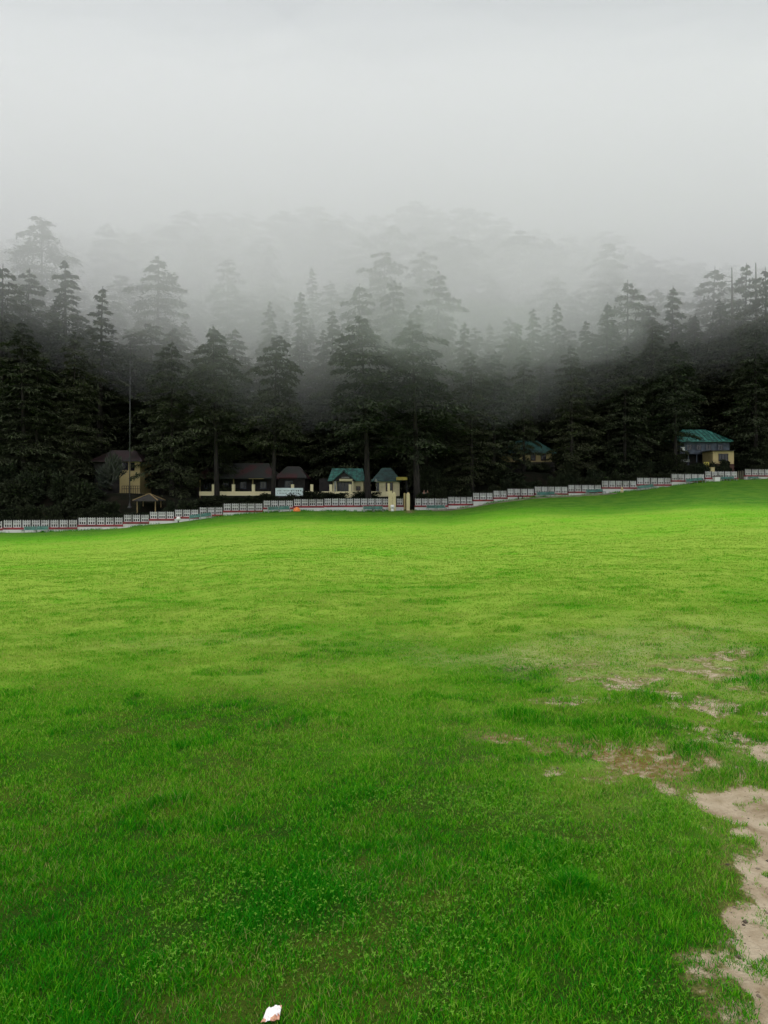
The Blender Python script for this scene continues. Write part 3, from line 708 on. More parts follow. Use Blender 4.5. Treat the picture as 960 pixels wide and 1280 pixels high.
# pale kerb of the walk along the foot of the fence
kb = MB()
kp = [(540, 638.2), (575, 638.0), (592, 636.0), (615, 632.3), (637, 628.6), (668, 624.3), (700, 621.6), (735, 618.9), (770, 617.2)]
prev = None
for px, py in kp:
    Yk = float(fenceY(px)) - 2.2; x = (px - CX) / F * Yk; q = Vector((x, Yk, gz(x, Yk)))
    if prev is not None: kb.bar(prev, q, .16, .16)
    prev = q
tag(kb.build('kerb', M['concrete']), 'low pale kerb along the foot of the fence', 'kerb', kind='structure')

# ------------------------------------------------------------------ benches
def bench(px, py, label, wpx=25.5, first=[None]):
    Y = float(fenceY(px)) - 1.0; x = (px - CX) / F * Y; z = gz(x, Y)
    dy = float(fenceY(px + 20) - fenceY(px - 20)); dx = (px + 20 - CX) / F * float(fenceY(px + 20)) - (px - 20 - CX) / F * float(fenceY(px - 20))
    zl, zr = gz(x - .8, Y), gz(x + .8, Y)
    rz = math.atan2(dy, dx)
    if first[0] is None:
        o = empty('bench', (0, 0, 0), 'x', 'bench', 'green benches along the fence')
        for s in (-1, 1):
            b = MB()
            for k in range(3): b.box((s * .42, .20 + .02 * k, .40 + .105 * k), (.80, .03, .092), 0, .006)
            b.build('backrest', M['bench'], o)
            b = MB()
            for k in range(4): b.box((s * .42, -.22 + .105 * k, .34), (.80, .095, .035), 0, .006)
            b.build('seat', M['bench'], o)
        for xx in (-.84, 0, .84):
            b = MB(); b.box((xx, -.2, .15), (.05, .06, .33)); b.box((xx, .2, .15), (.05, .06, .33)); b.box((xx, 0, .30), (.05, .46, .045)); b.bar((xx, .23, .3), (xx, .28, .70), .045, .05)
            b.build('leg_frame', M['bench_frame'], o)
        first[0] = o
    else:
        o = first[0].copy(); col.objects.link(o)
        for ch in first[0].children:
            c = ch.copy(); col.objects.link(c); c.parent = o
    o.location = (x, Y, z - .02); o.rotation_euler = (0, -math.atan2(zr - zl, 1.6), rz); o['label'] = label
    k = wpx / F * Y / 1.75; o.scale = (k, k, k * .70)
for px, py, lab, wp in (
    (44, 664, 'dark green bench against the low left end of the fence', 30),
    (251, 647, 'bright green bench just right of the white globe bin', 28),
    (349, 637, 'green bench in front of the fence below the pale signboard', 28),
    (467, 635, 'green bench in front of the fence below the thick trunk between the cottages', 26),
    (546, 637, 'pale green bench just right of the gate gap, by the people', 25),
    (684, 620, 'pale green bench on the slope below the cream house on the hill', 26),
    (745, 616, 'green bench at the long middle steps of the fence, left of the cream post', 25),
    (809, 610, 'green bench right of the cream post on the slope', 24),
    (870, 603, 'pale green bench below the blue-grey house, left of the white square bin', 24),
    (911, 598, 'green bench between the white square bin and the fence gap', 20),
    (943, 597, 'dark green bench right of the fence gap', 16)):
    bench(px, py, lab, wp)

# ------------------------------------------------------------------ bins and small things by the fence
def at(px, off=-1.1):
    Y = float(fenceY(px)) + off; x = (px - CX) / F * Y; return x, Y, gz(x, Y)
x, Y, z = at(223)
o = empty('globe_bin', (x, Y, z), 'white globe-shaped litter bin left of the bright green bench', 'litter bin')
MB().lathe((x, Y, z + .14), [(.06, 0), (.13, .04), (.165, .11), (.17, .17), (.14, .25), (.085, .30), (.07, .30)], 16).build('bowl', M['white'], o, True)
MB().lathe((x, Y, z - .05), [(.09, 0), (.05, .04), (.05, .2)], 10).build('stand', M['metal'], o)
x, Y, z = at(490.5)
o = empty('litter_bin', (x, Y, z), 'white two-tier litter bin in front of the cream gate pillars', 'litter bin')
MB().lathe((x, Y, z - .05), [(.11, 0), (.13, .05), (.13, .25), (.12, .27)], 14).build('base', M['white'], o, True)
MB().lathe((x, Y, z + .225), [(.12, 0), (.12, .035)], 14).build('band', M['black'], o, True)
MB().lathe((x, Y, z + .262), [(.15, 0), (.165, .06), (.16, .18), (.11, .25), (.06, .26)], 14).build('top', M['white'], o, True)
x, Y, z = at(895.5)
o = empty('square_bin', (x, Y, z), 'white square litter bin with red-brown lid edge near the yellow board', 'litter bin')
MB().box((x, Y, z + .20), (.50, .42, .46), .1, .05).build('body', M['white'], o)
MB().box((x, Y, z + .455), (.54, .46, .05), .1, .015).build('lid', M['brown'], o)
x, Y, z = at(777.5)
o = empty('bollard', (x, Y, z), 'small cream post with rounded head on the slope between two benches', 'post')
MB().lathe((x, Y, z - .05), [(.14, 0), (.14, .2), (.11, .26)], 12).build('base', M['cream'], o, True)
MB().lathe((x, Y, z + .205), [(.08, 0), (.10, .06), (.09, .22), (.04, .29)], 12).build('head', M['cream2'], o, True)
x, Y, z = at(371, -1.3)
o = empty('umbrella', (x, Y, z), 'small orange dome-shaped sunshade lying by the fence below the signboard', 'umbrella')
b = MB()
for k in range(10):
    a0, a1 = k * math.pi / 5, (k + 1) * math.pi / 5
    for (r0, z0, r1, z1) in ((.29, .02, .27, .16), (.27, .16, .18, .29), (.18, .29, .03, .35)):
        b.quad((x + r0 * math.cos(a0), Y + r0 * math.sin(a0), z + z0), (x + r0 * math.cos(a1), Y + r0 * math.sin(a1), z + z0), (x + r1 * math.cos(a1), Y + r1 * math.sin(a1), z + z1), (x + r1 * math.cos(a0), Y + r1 * math.sin(a0), z + z1))
b.build('canopy', M['orange'], o, True)
MB().tube([(x, Y, z), (x, Y, z + .42)], [.012, .012], 6).build('shaft', M['metal'], o)
x, Y, z = at(650.5)
o = empty('stool', (x, Y, z), 'low red-brown stool by the fence steps above the kerb', 'stool')
MB().box((x, Y, z + .30), (.46, .3, .09), 0, .02).build('seat', M['brown'], o)
for s in (-1, 1): MB().box((x + s * .19, Y, z + .10), (.08, .24, .32)).build('leg', M['brown'], o)
# white scrap in the near grass
x, Y = (340 - CX) / F * 2.28, 2.28
z = gz(x, Y)
sc_ = empty('paper_scrap', (x, Y, z), 'crumpled white wrapper with orange-red edge lying in the near grass', 'litter')
b = MB(); nn = 9
g_ = np.random.default_rng(5)
hh = .040 + .012 * g_.random((nn, nn)); W_ = .052
pts = {}
for i in range(nn):
    for j in range(nn):
        u, v = i / (nn - 1) - .5, j / (nn - 1) - .5
        e = max(abs(u), abs(v)) * 2
        pts[i, j] = (x + u * W_ * (1 - .15 * v) + .006 * v, Y + v * W_ * .80 + .006 * u, z + hh[i, j] - .016 * e ** 3 + .010 * u + v * .012)
def sheet(sel, name, mat):
    b = MB()
    for i in range(nn - 1):
        for j in range(nn - 1):
            if sel(i, j):
                q = [pts[i, j], pts[i + 1, j], pts[i + 1, j + 1], pts[i, j + 1]]
                b.solid([(p[0], p[1], p[2] - .0015) for p in q], q)
    return b.build(name, mat, sc_)
edge = lambda i, j: (j == 0 and i not in (2, 3)) or (j == 1 and i in (0, 7)) or (j == nn - 2 and i in (3, 4, 7))
sheet(lambda i, j: not edge(i, j), 'paper', M['paper']); sheet(edge, 'stained_edge', M['stained'])

# ------------------------------------------------------------------ houses
def wb(mb, px0, py0, px1, py1, Y, depth):
    """box whose front face spans these rows and columns of the survey at distance Y"""
    a, b = P(px0, py0, Y), P(px1, py1, Y)
    mb.box(((a.x + b.x) / 2, Y + depth / 2, (a.z + b.z) / 2), (b.x - a.x, depth, a.z - b.z)); return mb
def gable(mb, px0, px1, ye, yr, Y0, Y1, over=.35, th=.10, hip=0.0):
    """roof with its ridge across the view; eaves at row ye, ridge at row yr; hip = inset of the ridge ends in metres"""
    ze = H + (HY - ye) / F * Y0; zr = H + (HY - yr) / F * (Y0 + Y1) / 2; x0 = (px0 - CX) / F * Y0; x1 = (px1 - CX) / F * Y0; ym = (Y0 + Y1) / 2
    f, k = Y0 - over, Y1 + over
    for dz, flip in ((0, 0), (-th, 1)):
        e = [Vector((x0, f, ze + dz)), Vector((x1, f, ze + dz)), Vector((x1, k, ze + dz)), Vector((x0, k, ze + dz)), Vector((x0 + hip, ym, zr + dz)), Vector((x1 - hip, ym, zr + dz))]
        for q in ((0, 1, 5, 4), (2, 3, 4, 5), (1, 2, 5), (3, 0, 4)): mb.quad(*[e[i] for i in (q if not flip else q[::-1])])
    for (p, q) in (((x0, f), (x1, f)), ((x1, f), (x1, k)), ((x1, k), (x0, k)), ((x0, k), (x0, f))):
        mb.quad((*p, ze - th), (*q, ze - th), (*q, ze), (*p, ze))
    return mb
def roof_ribs(px0, px1, ye, yr, Y0, Y1, over, hip, step=.45):
    b = MB(); ze = H + (HY - ye) / F * Y0; zr = H + (HY - yr) / F * (Y0 + Y1) / 2; x0 = (px0 - CX) / F * Y0; x1 = (px1 - CX) / F * Y0; ym = (Y0 + Y1) / 2
    x = x0 + step
    while x < x1 - step / 2:
        t = min(1, min((x - x0), (x1 - x)) / hip) if hip else 1
        b.bar((x, Y0 - over, ze + .02), (x, Y0 - over + (ym - Y0 + over) * t, ze + (zr - ze) * t + .02), .05, .04); x += step
    return b
def windowp(parent, px0, py0, px1, py1, Y, mull=2, frame='dark', name='window'):
    fr = MB(); t = .05
    a, b = P(px0, py0, Y), P(px1, py1, Y)
    x0, x1, z1, z0 = a.x, b.x, a.z, b.z
    for (c, s) in ((((x0 + x1) / 2, Y - .03, z1 - t / 2), (x1 - x0, .06, t)), (((x0 + x1) / 2, Y - .03, z0 + t / 2), (x1 - x0, .06, t)),
                   ((x0 + t / 2, Y - .03, (z0 + z1) / 2), (t, .06, z1 - z0 - 2 * t)), ((x1 - t / 2, Y - .03, (z0 + z1) / 2), (t, .06, z1 - z0 - 2 * t))): fr.box(c, s)
    for k in range(1, mull): fr.box((x0 + (x1 - x0) * k / mull, Y - .028, (z0 + z1) / 2), (.04, .05, z1 - z0 - 2 * t))
    f = fr.build(name, M[frame], parent)
    MB().box(((x0 + x1) / 2, Y - .012, (z0 + z1) / 2), (x1 - x0 - .02, .02, z1 - z0 - .02)).build('pane', M['glass'], f)
    return f
def base(px, Y): x = (px - CX) / F * Y; return (x, Y, gz(x, Y))

# olive-cream house at left
Y = 66.5
o = empty('house', base(158, Y), 'small olive-cream house in deep shade behind the thin pole', 'house')
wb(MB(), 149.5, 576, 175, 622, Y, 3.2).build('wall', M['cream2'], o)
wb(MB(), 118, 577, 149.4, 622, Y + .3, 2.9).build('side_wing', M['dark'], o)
gable(MB(), 114, 179.5, 576, 563, Y, Y + 3.2, .4, .1, 1.3).build('roof', M['dark_roof'], o)
windowp(o, 150, 578, 160.3, 587.5, Y, 2); windowp(o, 163.5, 578, 168.2, 588.5, Y, 1)
b = MB()
for yy in (607.5, 611): b.bar(P(152.5, yy, Y - .5), P(175, yy, Y - .5), .04)
for q in np.linspace(152.5, 175, 9): b.bar(P(q, 607.5, Y - .5), P(q, 618, Y - .5), .03)
b.build('railing', M['dark'], o)
# open shelter with pyramid roof
Y = 60.5; cx_ = P(186.5, 630, Y).x; z = gz(cx_, Y); ze, za = P(0, 625.5, Y).z, P(0, 617, Y).z; hw = 1.02
o = empty('shelter', (cx_, Y, z), 'small open shelter with pyramid roof behind the stepped fence', 'shelter')
cs = [(cx_ - hw, Y - hw), (cx_ + hw, Y - hw), (cx_ + hw, Y + hw), (cx_ - hw, Y + hw)]
b = MB()
for i in range(4):
    p, q = cs[i], cs[(i + 1) % 4]; b.quad((*p, ze), (*q, ze), (cx_, Y, za)); b.quad((*q, ze - .07), (*p, ze - .07), (cx_, Y, za - .09)); b.quad((*p, ze - .07), (*q, ze - .07), (*q, ze), (*p, ze))
rf = b.build('roof', M['thatch'], o)
b = MB()
for p in cs: b.bar((*p, ze + .02), (cx_, Y, za + .02), .07, .05)
b.build('hip_caps', M['ridge'], rf)
for p in cs:
    px_, py_ = cx_ + (p[0] - cx_) * .72, Y + (p[1] - Y) * .72; zz = gz(px_, py_) - .2
    MB().box((px_, py_, (zz + ze - .02) / 2), (.07, .07, ze - .02 - zz)).build('post', M['ridge'], o)

# long low house
Y = 70.0
o = empty('house', base(293, Y), 'long low dark house with red and grey-green roof behind the cream terrace wall', 'house')
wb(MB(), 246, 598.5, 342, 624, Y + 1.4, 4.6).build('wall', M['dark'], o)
gable(MB(), 243, 345, 597.5, 579, Y, Y + 6, .5, .1, 1.2).build('roof', M['patched'], o)
for q in (250, 269.5, 292, 316, 340.5): MB().box((P(q, 0, Y).x, Y, (P(0, 598, Y).z + gz(P(q, 0, Y).x, Y)) / 2 - .1), (.10, .10, P(0, 598, Y).z - gz(P(q, 0, Y).x, Y) + .15)).build('veranda_post', M['dull_cream'], o)
for q in (255, 278, 300, 325): windowp(o, q, 602, q + 8, 611, Y + 1.4, 2, 'bluegrey')
MB().box(((P(312, 0, Y).x + P(331, 0, Y).x) / 2, Y - .54, P(0, 598.6, Y).z), (1.4, .06, .06)).build('gutter', M['dull_cream'], o)
Y = 72.0
o = empty('house', base(364, Y), 'small dark hut with red-patched roof behind the pale signboard', 'house')
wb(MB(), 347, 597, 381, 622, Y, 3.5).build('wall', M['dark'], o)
gable(MB(), 344, 384, 597, 583, Y, Y + 3.5, .4, .1, .9).build('roof', M['patched'], o)
windowp(o, 356, 601, 366, 609, Y, 2, 'bluegrey')

# cream terrace wall
Y = 65.6
o = empty('terrace_wall', base(370, Y), 'low cream terrace wall with square pillars in front of the shaded houses', 'wall')
wb(MB(), 249, 614.3, 486, 619.6, Y, .25).build('wall', M['cream_bright'], o)
wb(MB(), 430, 619.65, 440, 622.5, Y - .02, .29).build('buttress', M['cream_bright'], o)
for q in (266.5, 291.5, 316.5, 341, 365.5, 389.6, 413.4, 437.6, 462): wb(MB(), q - 1.7, 605.5, q + 1.7, 614.32, Y - .04, .33).build('pillar', M['cream_bright'], o)

# pale signboard
Y = 63.6
o = empty('signboard', base(361, Y), 'pale wide signboard with dark green illegible lettering on two posts', 'sign')
A_, B_ = P(344.3, 610, Y), P(378.8, 620, Y)
MB().box(((A_.x + B_.x) / 2, Y, (A_.z + B_.z) / 2), (B_.x - A_.x, .05, A_.z - B_.z), 0, .01).build('board', M['signboard'], o)
b = MB(); W = B_.x - A_.x; Hh = A_.z - B_.z; gsn = np.random.default_rng(3)
for row, (zc, hh_) in enumerate(((.64, .17), (.34, .15))):
    u = .06
    while u < .95:
        big_ = (row == 1 and u > .40) or (row == 0 and u > .55); wv = gsn.uniform(.025, .05) * (1.2 if big_ else .8); k = gsn.integers(0, 3)
        cx_ = A_.x + u * W; cz = B_.z + zc * Hh; hv = hh_ * Hh * gsn.uniform(.6, 1.0) * (1.0 if big_ else .7); yk = Y - .029
        st = .05 if big_ else .035
        if gsn.random() < .86:
            b.bar((cx_, yk, cz + hv * .5), (cx_ + wv * W * .85, yk, cz + hv * .5), .008, st * .8)
            b.bar((cx_ + wv * W * .3, yk, cz + hv * .45), (cx_ + wv * W * (.3 + .2 * k), yk, cz - hv * .55), .008, st)
            if k: b.bar((cx_ + .02, yk, cz - hv * .2), (cx_ + wv * W * .8, yk, cz - hv * .5 * (k - 1)), .008, st)
        u += wv + gsn.uniform(.010, .022)
b.build('lettering', M['ink'], o)
for q in (349, 374): MB().box((P(q, 0, Y).x, Y + .06, (A_.z + gz(P(q, 0, Y).x, Y)) / 2 - .12), (.07, .06, A_.z - gz(P(q, 0, Y).x, Y) + .1)).build('leg', M['metal'], o)

# green-roofed cottage with porch
Y = 70.5
o = empty('cottage', base(428, Y), 'cream cottage with green sheet roof and black name board over its porch', 'house')
wb(MB(), 416, 600.5, 454, 622, Y, 4).build('wall', M['cream_bright'], o)
rf = gable(MB(), 410, 456, 600.5, 585.5, Y, Y + 4, .35, .08, .25).build('roof', M['teal_roof'], o)
roof_ribs(410, 456, 600.5, 585.5, Y, Y + 4, .35, .25).build('roof_ribs', M['teal_dull'], rf)
Yp = Y - 1.5
apx, lx_, rx_ = P(430, 589.5, Yp), P(416.5, 601.5, Yp), P(443.5, 601.5, Yp)
b = MB(); b.solid([(p.x, Yp + .05, p.z) for p in (lx_, rx_, apx)], [(p.x, Yp + .12, p.z) for p in (lx_, rx_, apx)])
b.build('porch_gable', M['dark'], o)
b = MB()
for e in (lx_, rx_):
    d = Vector((e.x - apx.x, 0, e.z - apx.z)) * 1.08
    b.solid([(apx.x, Yp - .15, apx.z + .06), (apx.x + d.x, Yp - .15, apx.z + d.z + .06), (apx.x + d.x, Y + .6, apx.z + d.z + .06), (apx.x, Y + .6, apx.z + .06)],
            [(apx.x, Yp - .15, apx.z + .13), (apx.x + d.x, Yp - .15, apx.z + d.z + .13), (apx.x + d.x, Y + .6, apx.z + d.z + .13), (apx.x, Y + .6, apx.z + .13)])
b.build('porch_roof', M['teal_dull'], o)
wb(MB(), 424, 598.6, 440.5, 601.4, Yp - .06, .1).build('beam', M['cream_bright'], o)
sg = wb(MB(), 426.5, 595.2, 437, 598.5, Yp - .05, .06).build('name_board', M['black'], o)
b = MB()
for k in range(9): b.box((P(427.4 + k * 1.1, 0, Yp).x, Yp - .058, P(0, 596.8, Yp).z), (.05, .012, .09))
b.build('lettering', M['bench_frame'], sg)
for q in (419, 441): wb(MB(), q - .9, 601.5, q + .9, 622, Yp, .14).build('porch_post', M['bench_frame'] if q < 430 else M['cream_bright'], o)
windowp(o, 421.5, 602.5, 440, 616, Y, 4, 'bluegrey', 'door'); windowp(o, 445, 607.8, 450.5, 613.2, Y, 2, 'brown')
wb(MB(), 399, 598, 415.9, 622, Y + .4, 3).build('side_wing', M['dark'], o)
# second cottage
Y = 69.0
o = empty('cottage', base(485, Y), 'cream cottage with dull green roof and yellow canopy behind the gate pillars', 'house')
wb(MB(), 470, 601, 499.5, 622, Y, 4).build('wall', M['cream_bright'], o)
rf = gable(MB(), 464, 502, 601, 585, Y, Y + 4, .4, .08, 1.0).build('roof', M['teal_dull'], o)
roof_ribs(464, 502, 601, 585, Y, Y + 4, .4, 1.0).build('roof_ribs', M['teal_dull'], rf)
wb(MB(), 495.5, 596.3, 509, 600.2, Y - 1.3, 1.6).build('canopy', M['yellow'], o)
for q in (508,): wb(MB(), q - .5, 600.2, q + .5, 624, Y - 1.2, .1).build('canopy_post', M['dark'], o)
windowp(o, 482.2, 603, 491, 617, Y, 2, 'brown', 'door'); windowp(o, 470.3, 603, 473.8, 614, Y, 1, 'bluegrey')
a_ = P(470, 598, Y - .6); b = MB(); q = [P(467.8, 602.3, Y - .6), P(472.6, 602.3, Y - .6), P(469.6, 597.6, Y - .6)]
b.solid(q, [p + Vector((0, .08, 0)) for p in q]).build('gable_end', M['bench_frame'], o)
for k, q in enumerate((476, 479)): pass

# gate: pillars and leaf
Y = 61.0
o = empty('gate_pillar', base(490, Y), 'broad double cream gate pillar behind the two-tier bin', 'gate pillar')
wb(MB(), 485.4, 613.5, 490.2, 640, Y, .36).build('shaft', M['cream'], o)
b = MB(); a_, c_ = P(490.5, 616.5, Y), P(494.8, 640, Y)
b.box(((a_.x + c_.x) / 2, Y + .16, (a_.z + c_.z) / 2), (c_.x - a_.x, .28, a_.z - c_.z))
n0 = [(a_.x, Y + .02, a_.z), (c_.x, Y + .02, a_.z), (c_.x, Y + .30, a_.z), (a_.x, Y + .30, a_.z)]
mxx = (a_.x + c_.x) / 2; b.solid(n0, [(mxx + (p[0] - mxx) * .4, Y + .16 + (p[1] - Y - .16) * .5, a_.z + .10) for p in n0])
b.build('round_shaft', M['cream'], o)
wb(MB(), 484.3, 604, 487.4, 613.45, Y + .04, .22).build('upper_post', M['cream'], o)
o = empty('gate_pillar', base(510, Y + .6), 'slim cream gate pillar with pointed top on the right of the brown gate gap', 'gate pillar')
Y = 61.6; a_, c_ = P(508, 617.5, Y), P(512.2, 638, Y); b = MB(); b.box(((a_.x + c_.x) / 2, Y, (a_.z + c_.z) / 2), (c_.x - a_.x, .26, a_.z - c_.z))
b.build('shaft', M['cream'], o)
n0 = [(a_.x, Y - .13, a_.z), (c_.x, Y - .13, a_.z), (c_.x, Y + .13, a_.z), (a_.x, Y + .13, a_.z)]; mxx = (a_.x + c_.x) / 2
MB().solid(n0, [(mxx + (p[0] - mxx) * .3, Y + (p[1] - Y) * .3, a_.z + .13) for p in n0]).build('cap', M['cream2'], o)
MB().tube([(mxx - .03, Y, a_.z + .12), (mxx - .03, Y, a_.z + .75)], [.012, .008], 6).build('rod', M['metal'], o)
Y = 61.9
o = empty('gate', base(506, Y), 'narrow orange-cream gate leaf standing open beside the slim pillar', 'gate')
b = MB()
for q in (504.9, 505.7, 506.5): wb(b, q - .33, 616.4, q + .33, 637, Y, .05)
b.build('boards', M['cream2'], o)
b = MB()
for yy in (620, 629): wb(b, 504.6, yy, 506.9, yy + 1, Y + .052, .04)
b.build('rail', M['brown'], o)
Y = 71.6
o = empty('gate_pillar', base(891, Y), 'cream pillar rising behind the fence beside the yellow board', 'gate pillar')
wb(MB(), 889, 585, 893.3, 606, Y, .34).build('shaft', M['cream'], o); wb(MB(), 888.6, 584.0, 893.7, 585, Y - .03, .4).build('cap', M['cream2'], o)

# people behind the fence right of the gate
def person(px, Y, hgt, cloth, label, rz):
    x = (px - CX) / F * Y; z = gz(x, Y); o = empty('person', (x, Y, z), label, 'person', None, rz); k = hgt / 1.7
    def skin(name, jo, ed, mat, root=0):
        me = bpy.data.meshes.new(name); bm = bmesh.new(); ly = bm.verts.layers.skin.verify(); vv = []
        for (p, r_) in jo:
            v = bm.verts.new(Vector(p) * k); v[ly].radius = (r_[0] * k, r_[1] * k) if isinstance(r_, tuple) else (r_ * k, r_ * k); vv.append(v)
        vv[root][ly].use_root = True
        for a, b in ed: bm.edges.new((vv[a], vv[b]))
        bm.to_mesh(me); bm.free(); me.materials.append(M[mat])
        ob = bpy.data.objects.new(name, me); col.objects.link(ob); ob.parent = o
        s = ob.modifiers.new('skin', 'SKIN'); s.use_smooth_shade = True
        ob.modifiers.new('sub', 'SUBSURF').levels = 1; ob.modifiers['sub'].render_levels = 2
    J = [((0, 0, .92), (.14, .10)), ((0, 0, 1.18), (.13, .09)), ((0, 0, 1.38), (.15, .09)), ((0, 0, 1.47), .05), ((0, -.01, 1.56), (.075, .085)), ((0, 0, 1.67), (.065, .075)),
         ((.18, 0, 1.38), .05), ((.22, .01, 1.12), .04), ((.21, -.06, .90), .032), ((.21, -.08, .80), .035), ((-.18, 0, 1.38), .05), ((-.22, .01, 1.12), .04), ((-.21, -.06, .90), .032), ((-.21, -.08, .80), .035),
         ((.09, 0, .84), .085), ((.10, -.01, .48), .055), ((.10, .02, .08), .04), ((.10, -.12, .03), .035), ((-.09, 0, .84), .085), ((-.10, -.01, .48), .055), ((-.10, .02, .08), .04), ((-.10, -.12, .03), .035), ((0, -.095, 1.555), .014)]
    E = [(0, 1), (1, 2), (2, 3), (3, 4), (4, 5), (2, 6), (6, 7), (7, 8), (8, 9), (2, 10), (10, 11), (11, 12), (12, 13), (0, 14), (14, 15), (15, 16), (16, 17), (0, 18), (18, 19), (19, 20), (20, 21), (4, 22)]
    skin('body', J, E, 'skin')
    big = lambda i, e=.018: (J[i][0], tuple(v + e for v in J[i][1]) if isinstance(J[i][1], tuple) else J[i][1] + e)
    skin('shirt', [big(0), big(1, .022), big(2, .02), big(6), big(7), big(10), big(11)], [(0, 1), (1, 2), (2, 3), (3, 4), (2, 5), (5, 6)], cloth)
    skin('trousers', [big(0, .012), big(14), big(15), ((.10, .02, .12), .058), big(18), big(19), ((-.10, .02, .12), .058)], [(0, 1), (1, 2), (2, 3), (0, 4), (4, 5), (5, 6)], 'dark_cloth')
    skin('hair', [((0, .02, 1.60), (.085, .085)), ((0, .01, 1.70), (.075, .08)), ((0, .05, 1.50), (.06, .05))], [(0, 1), (0, 2)], 'hair')
    return o
person(530.0, 64.6, 1.62, 'teal_cloth', 'person in a teal top standing behind the fence beside the thick brown trunk', .3)
person(534.4, 65.0, 1.52, 'crimson_cloth', 'person in a dark crimson top standing close beside the one in teal', -.2)

# half-hidden cream house on the slope
Y = 76.5
o = empty('house', base(655, Y), 'cream house with green roof on the slope, mostly hidden by a cedar', 'house')
wb(MB(), 629, 566, 690, 586, Y, 4.5).build('wall', M['cream2'], o)
rf = gable(MB(), 625, 694, 566, 551, Y, Y + 4.5, .5, .1, 1.4).build('roof', M['teal_dull'], o)
roof_ribs(625, 694, 566, 551, Y, Y + 4.5, .5, 1.4).build('roof_ribs', M['teal_dull'], rf)
for q in (641.5, 663, 676): windowp(o, q, 567.5, q + 6.5, 576, Y, 2, 'brown')
wb(MB(), 626, 577.5, 694, 590, Y - 1.2, 1.1).build('veranda_base', M['dark'], o)

# blue-grey two-storey house at right
Y = 78.0
o = empty('house', base(880, Y), 'two-storey blue-grey house with bright green roof at the right', 'house')
wb(MB(), 850, 551, 912, 567.5, Y, 5).build('upper_wall', M['bluegrey'], o)
wb(MB(), 851, 567.6, 888, 600, Y + 1.2, 3.6).build('lower_wall', M['dark'], o)
rf = gable(MB(), 846.5, 914.5, 551.5, 537, Y, Y + 5, .5, .1, 1.6).build('roof', M['teal_roof'], o)
roof_ribs(846.5, 914.5, 551.5, 537, Y, Y + 5, .5, 1.6).build('roof_ribs', M['teal_dull'], rf)
for q in (858, 870, 882, 897): windowp(o, q, 555.5, q + 7, 563, Y, 2, 'bluegrey')
wb(MB(), 851.2, 559, 856, 564, Y - .03, .028).build('notice', M['white'], o)
for q in (851, 860.5, 871, 881): wb(MB(), q - .45, 567.6, q + .45, 600, Y + .05, .1).build('veranda_post', M['bluegrey'], o)
wb(MB(), 851, 574.5, 862, 577.5, Y + .02, .02).build('veranda_rail', M['bench_frame'], o)
Yb = 75.5
bl = wb(MB(), 891, 563.6, 917.3, 579.8, Yb, 2.45).build('cream_block', M['cream2'], o); bl['label'] = 'cream ground-floor block with one dark window'
wb(MB(), 890.6, 579.85, 917.6, 600, Yb - .03, 2.4).build('block_base', M['brown'], o)
windowp(o, 898, 567, 910, 576.5, Yb, 3, 'dark')
wb(MB(), 889, 562.6, 919, 563.55, Yb - .3, 2.7).build('block_roof', M['dark'], o)
Y = 74.0
o = empty('notice_board', base(883, Y), 'small yellow board on a dark post before the blue-grey house', 'sign')
wb(MB(), 879.8, 577.4, 886.3, 583, Y, .05).build('board', M['yellow'], o)
zz = base(883, Y)[2]; xx = P(883, 0, Y).x; MB().box((xx, Y + .08, (zz - .3 + P(0, 578, Y).z) / 2), (.06, .05, P(0, 578, Y).z - zz + .3)).build('post', M['dark'], o)
# thin dark stakes closing the right-hand gap
Y = float(fenceY(926)) + .3
o = empty('picket_gate', base(926, Y), 'loose dark stakes closing the gap at the right end of the fence', 'gate')
for q in (922.6, 925, 927.4, 929.4):
    a_ = P(q, 588.5 + random.uniform(-.6, .6), Y); zz = gz(a_.x, Y) - .1
    MB().tube([(a_.x, Y, zz), (a_.x + .03, Y, a_.z)], [.045, .035], 6).build('stake', M['concrete'], o)
MB().bar(P(921.5, 592, Y), P(930.5, 591.5, Y), .04, .05).build('rail', M['dark'], o)

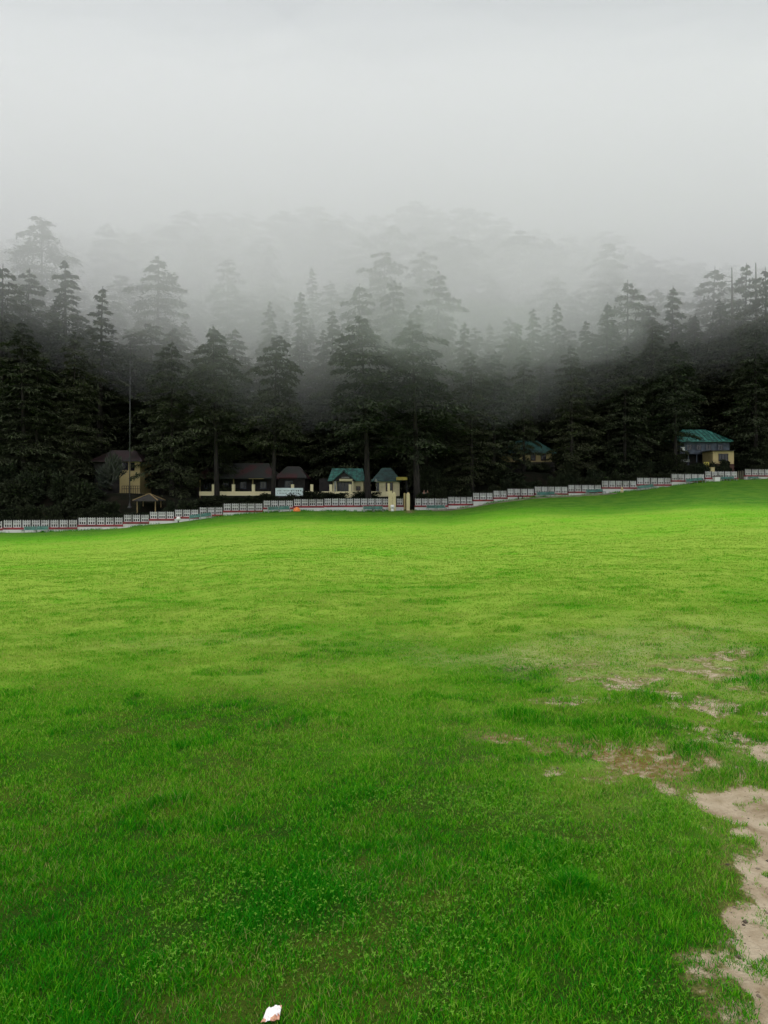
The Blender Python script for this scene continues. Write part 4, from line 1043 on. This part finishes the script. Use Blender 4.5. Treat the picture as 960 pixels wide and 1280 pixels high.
# ------------------------------------------------------------------ hanging fog (even density): its underside floats over the wood, the meadow in front is clear
AIR = (.976, .970, .984, 1)
def fog(name, lift, density, front, seed, label):
    xs = np.linspace(-260, 260, 53); ys = np.concatenate([np.linspace(front, 130, 33), np.linspace(140, 330, 20)])
    X, Yy = np.meshgrid(xs, ys); px = CX + F * X / Yy
    b0 = np.interp(px, [-300, 0, 120, 230, 330, 480, 620, 700, 800, 960, 1300], [8.0, 7.5, 5.2, 1.2, -.2, .6, 0, 1.5, 5.5, 8, 8.5])
    zb = lift + b0 + (fbm(X * .045, Yy * .045, seed, 3) - .5) * 3.6
    zt = 44 + 56 * smooth(48, 200, Yy) + lift * .7 - 3 + (fbm(X * .03, Yy * .03, seed + 4, 3) - .5) * 22
    n, m_ = X.shape; idx = np.arange(n * m_).reshape(n, m_); o2 = n * m_
    v = np.concatenate([np.stack([X.ravel(), Yy.ravel(), zb.ravel()], 1), np.stack([X.ravel(), Yy.ravel(), zt.ravel()], 1)])
    q = np.stack([idx[:-1, :-1], idx[1:, :-1], idx[1:, 1:], idx[:-1, 1:]], -1).reshape(-1, 4)
    fs = [q, (q[:, ::-1] + o2)]
    def side(e): return np.stack([e[:-1], e[1:], e[1:] + o2, e[:-1] + o2], 1)
    fs += [side(idx[0]), side(idx[:, -1]), side(idx[-1][::-1]), side(idx[:, 0][::-1])]
    me = np_mesh('haze', v, [np.concatenate(fs)])
    m, nt, b = nodes('haze_air'); nt.nodes.remove(b)
    pv = N(nt, 'ShaderNodeVolumePrincipled'); pv.inputs['Density'].default_value = density; pv.inputs['Color'].default_value = AIR; pv.inputs['Anisotropy'].default_value = .1
    nt.links.new(pv.outputs[0], nt.nodes['Material Output'].inputs['Volume'])
    tag(link(name, me, m), label, 'fog', kind='stuff')
fog('haze', 8.0, .0055, 41, 91, 'thin veil of mist under the main fog bank among the cedars')
fog('haze', 12.5, .0075, 41.5, 101, 'pale fog bank wrapped round the upper cedars')
fog('haze', 17.5, .0050, 42, 111, 'white fog drifting over the tops of the cedars')
fog('haze', 23.0, .0012, 42.5, 121, 'thick white fog hiding the ridge and the sky')
def wisp(px, py, Y, rx, ry, rz, density, seed, label):
    bm = bmesh.new(); bmesh.ops.create_icosphere(bm, subdivisions=4, radius=1)
    co = np.array([v.co[:] for v in bm.verts]); k = 1 + .9 * (fbm(co[:, 0] * 1.6 + seed, co[:, 1] * 1.6 + co[:, 2] * 2.1, seed, 3) - .5)
    c = P(px, py, Y)
    for v, q in zip(bm.verts, co * k[:, None] * np.array([rx, ry, rz])): v.co = Vector(q) + c
    me = bpy.data.meshes.new('haze'); bm.to_mesh(me); bm.free()
    m, nt, b = nodes('wisp_air'); nt.nodes.remove(b)
    pv = N(nt, 'ShaderNodeVolumePrincipled'); pv.inputs['Density'].default_value = density; pv.inputs['Color'].default_value = AIR; pv.inputs['Anisotropy'].default_value = .1
    nt.links.new(pv.outputs[0], nt.nodes['Material Output'].inputs['Volume'])
    tag(link('haze', me, m), label, 'fog', kind='stuff')
wisp(625, 372, 104, 15, 9, 7, .022, 3, 'wisp of mist lying in the gap right of centre')
wisp(262, 345, 106, 13, 9, 6, .022, 5, 'wisp of mist over the long red-roofed house')
wisp(150, 318, 112, 12, 9, 7, .020, 8, 'wisp of mist right of the left clump of cedars')
wisp(410, 330, 118, 14, 9, 6, .020, 12, 'wisp of mist left of the central flat-topped cedars')
wisp(575, 418, 59, 8, 5, 3.2, .030, 21, 'thin wisp of mist in front of the cedars right of the gate')
wisp(475, 392, 57, 7, 4, 2.8, .020, 31, 'thin wisp of mist before the tops of the two central trunks')
wisp(700, 415, 64, 8, 5, 3.0, .022, 34, 'thin wisp of mist before the cedars above the half-hidden house')
wisp(310, 395, 60, 7, 5, 2.8, .026, 24, 'thin wisp of mist in front of the cedars above the signboard')
wisp(700, 340, 118, 12, 9, 6, .022, 14, 'wisp of mist left of the dark column of a cedar')
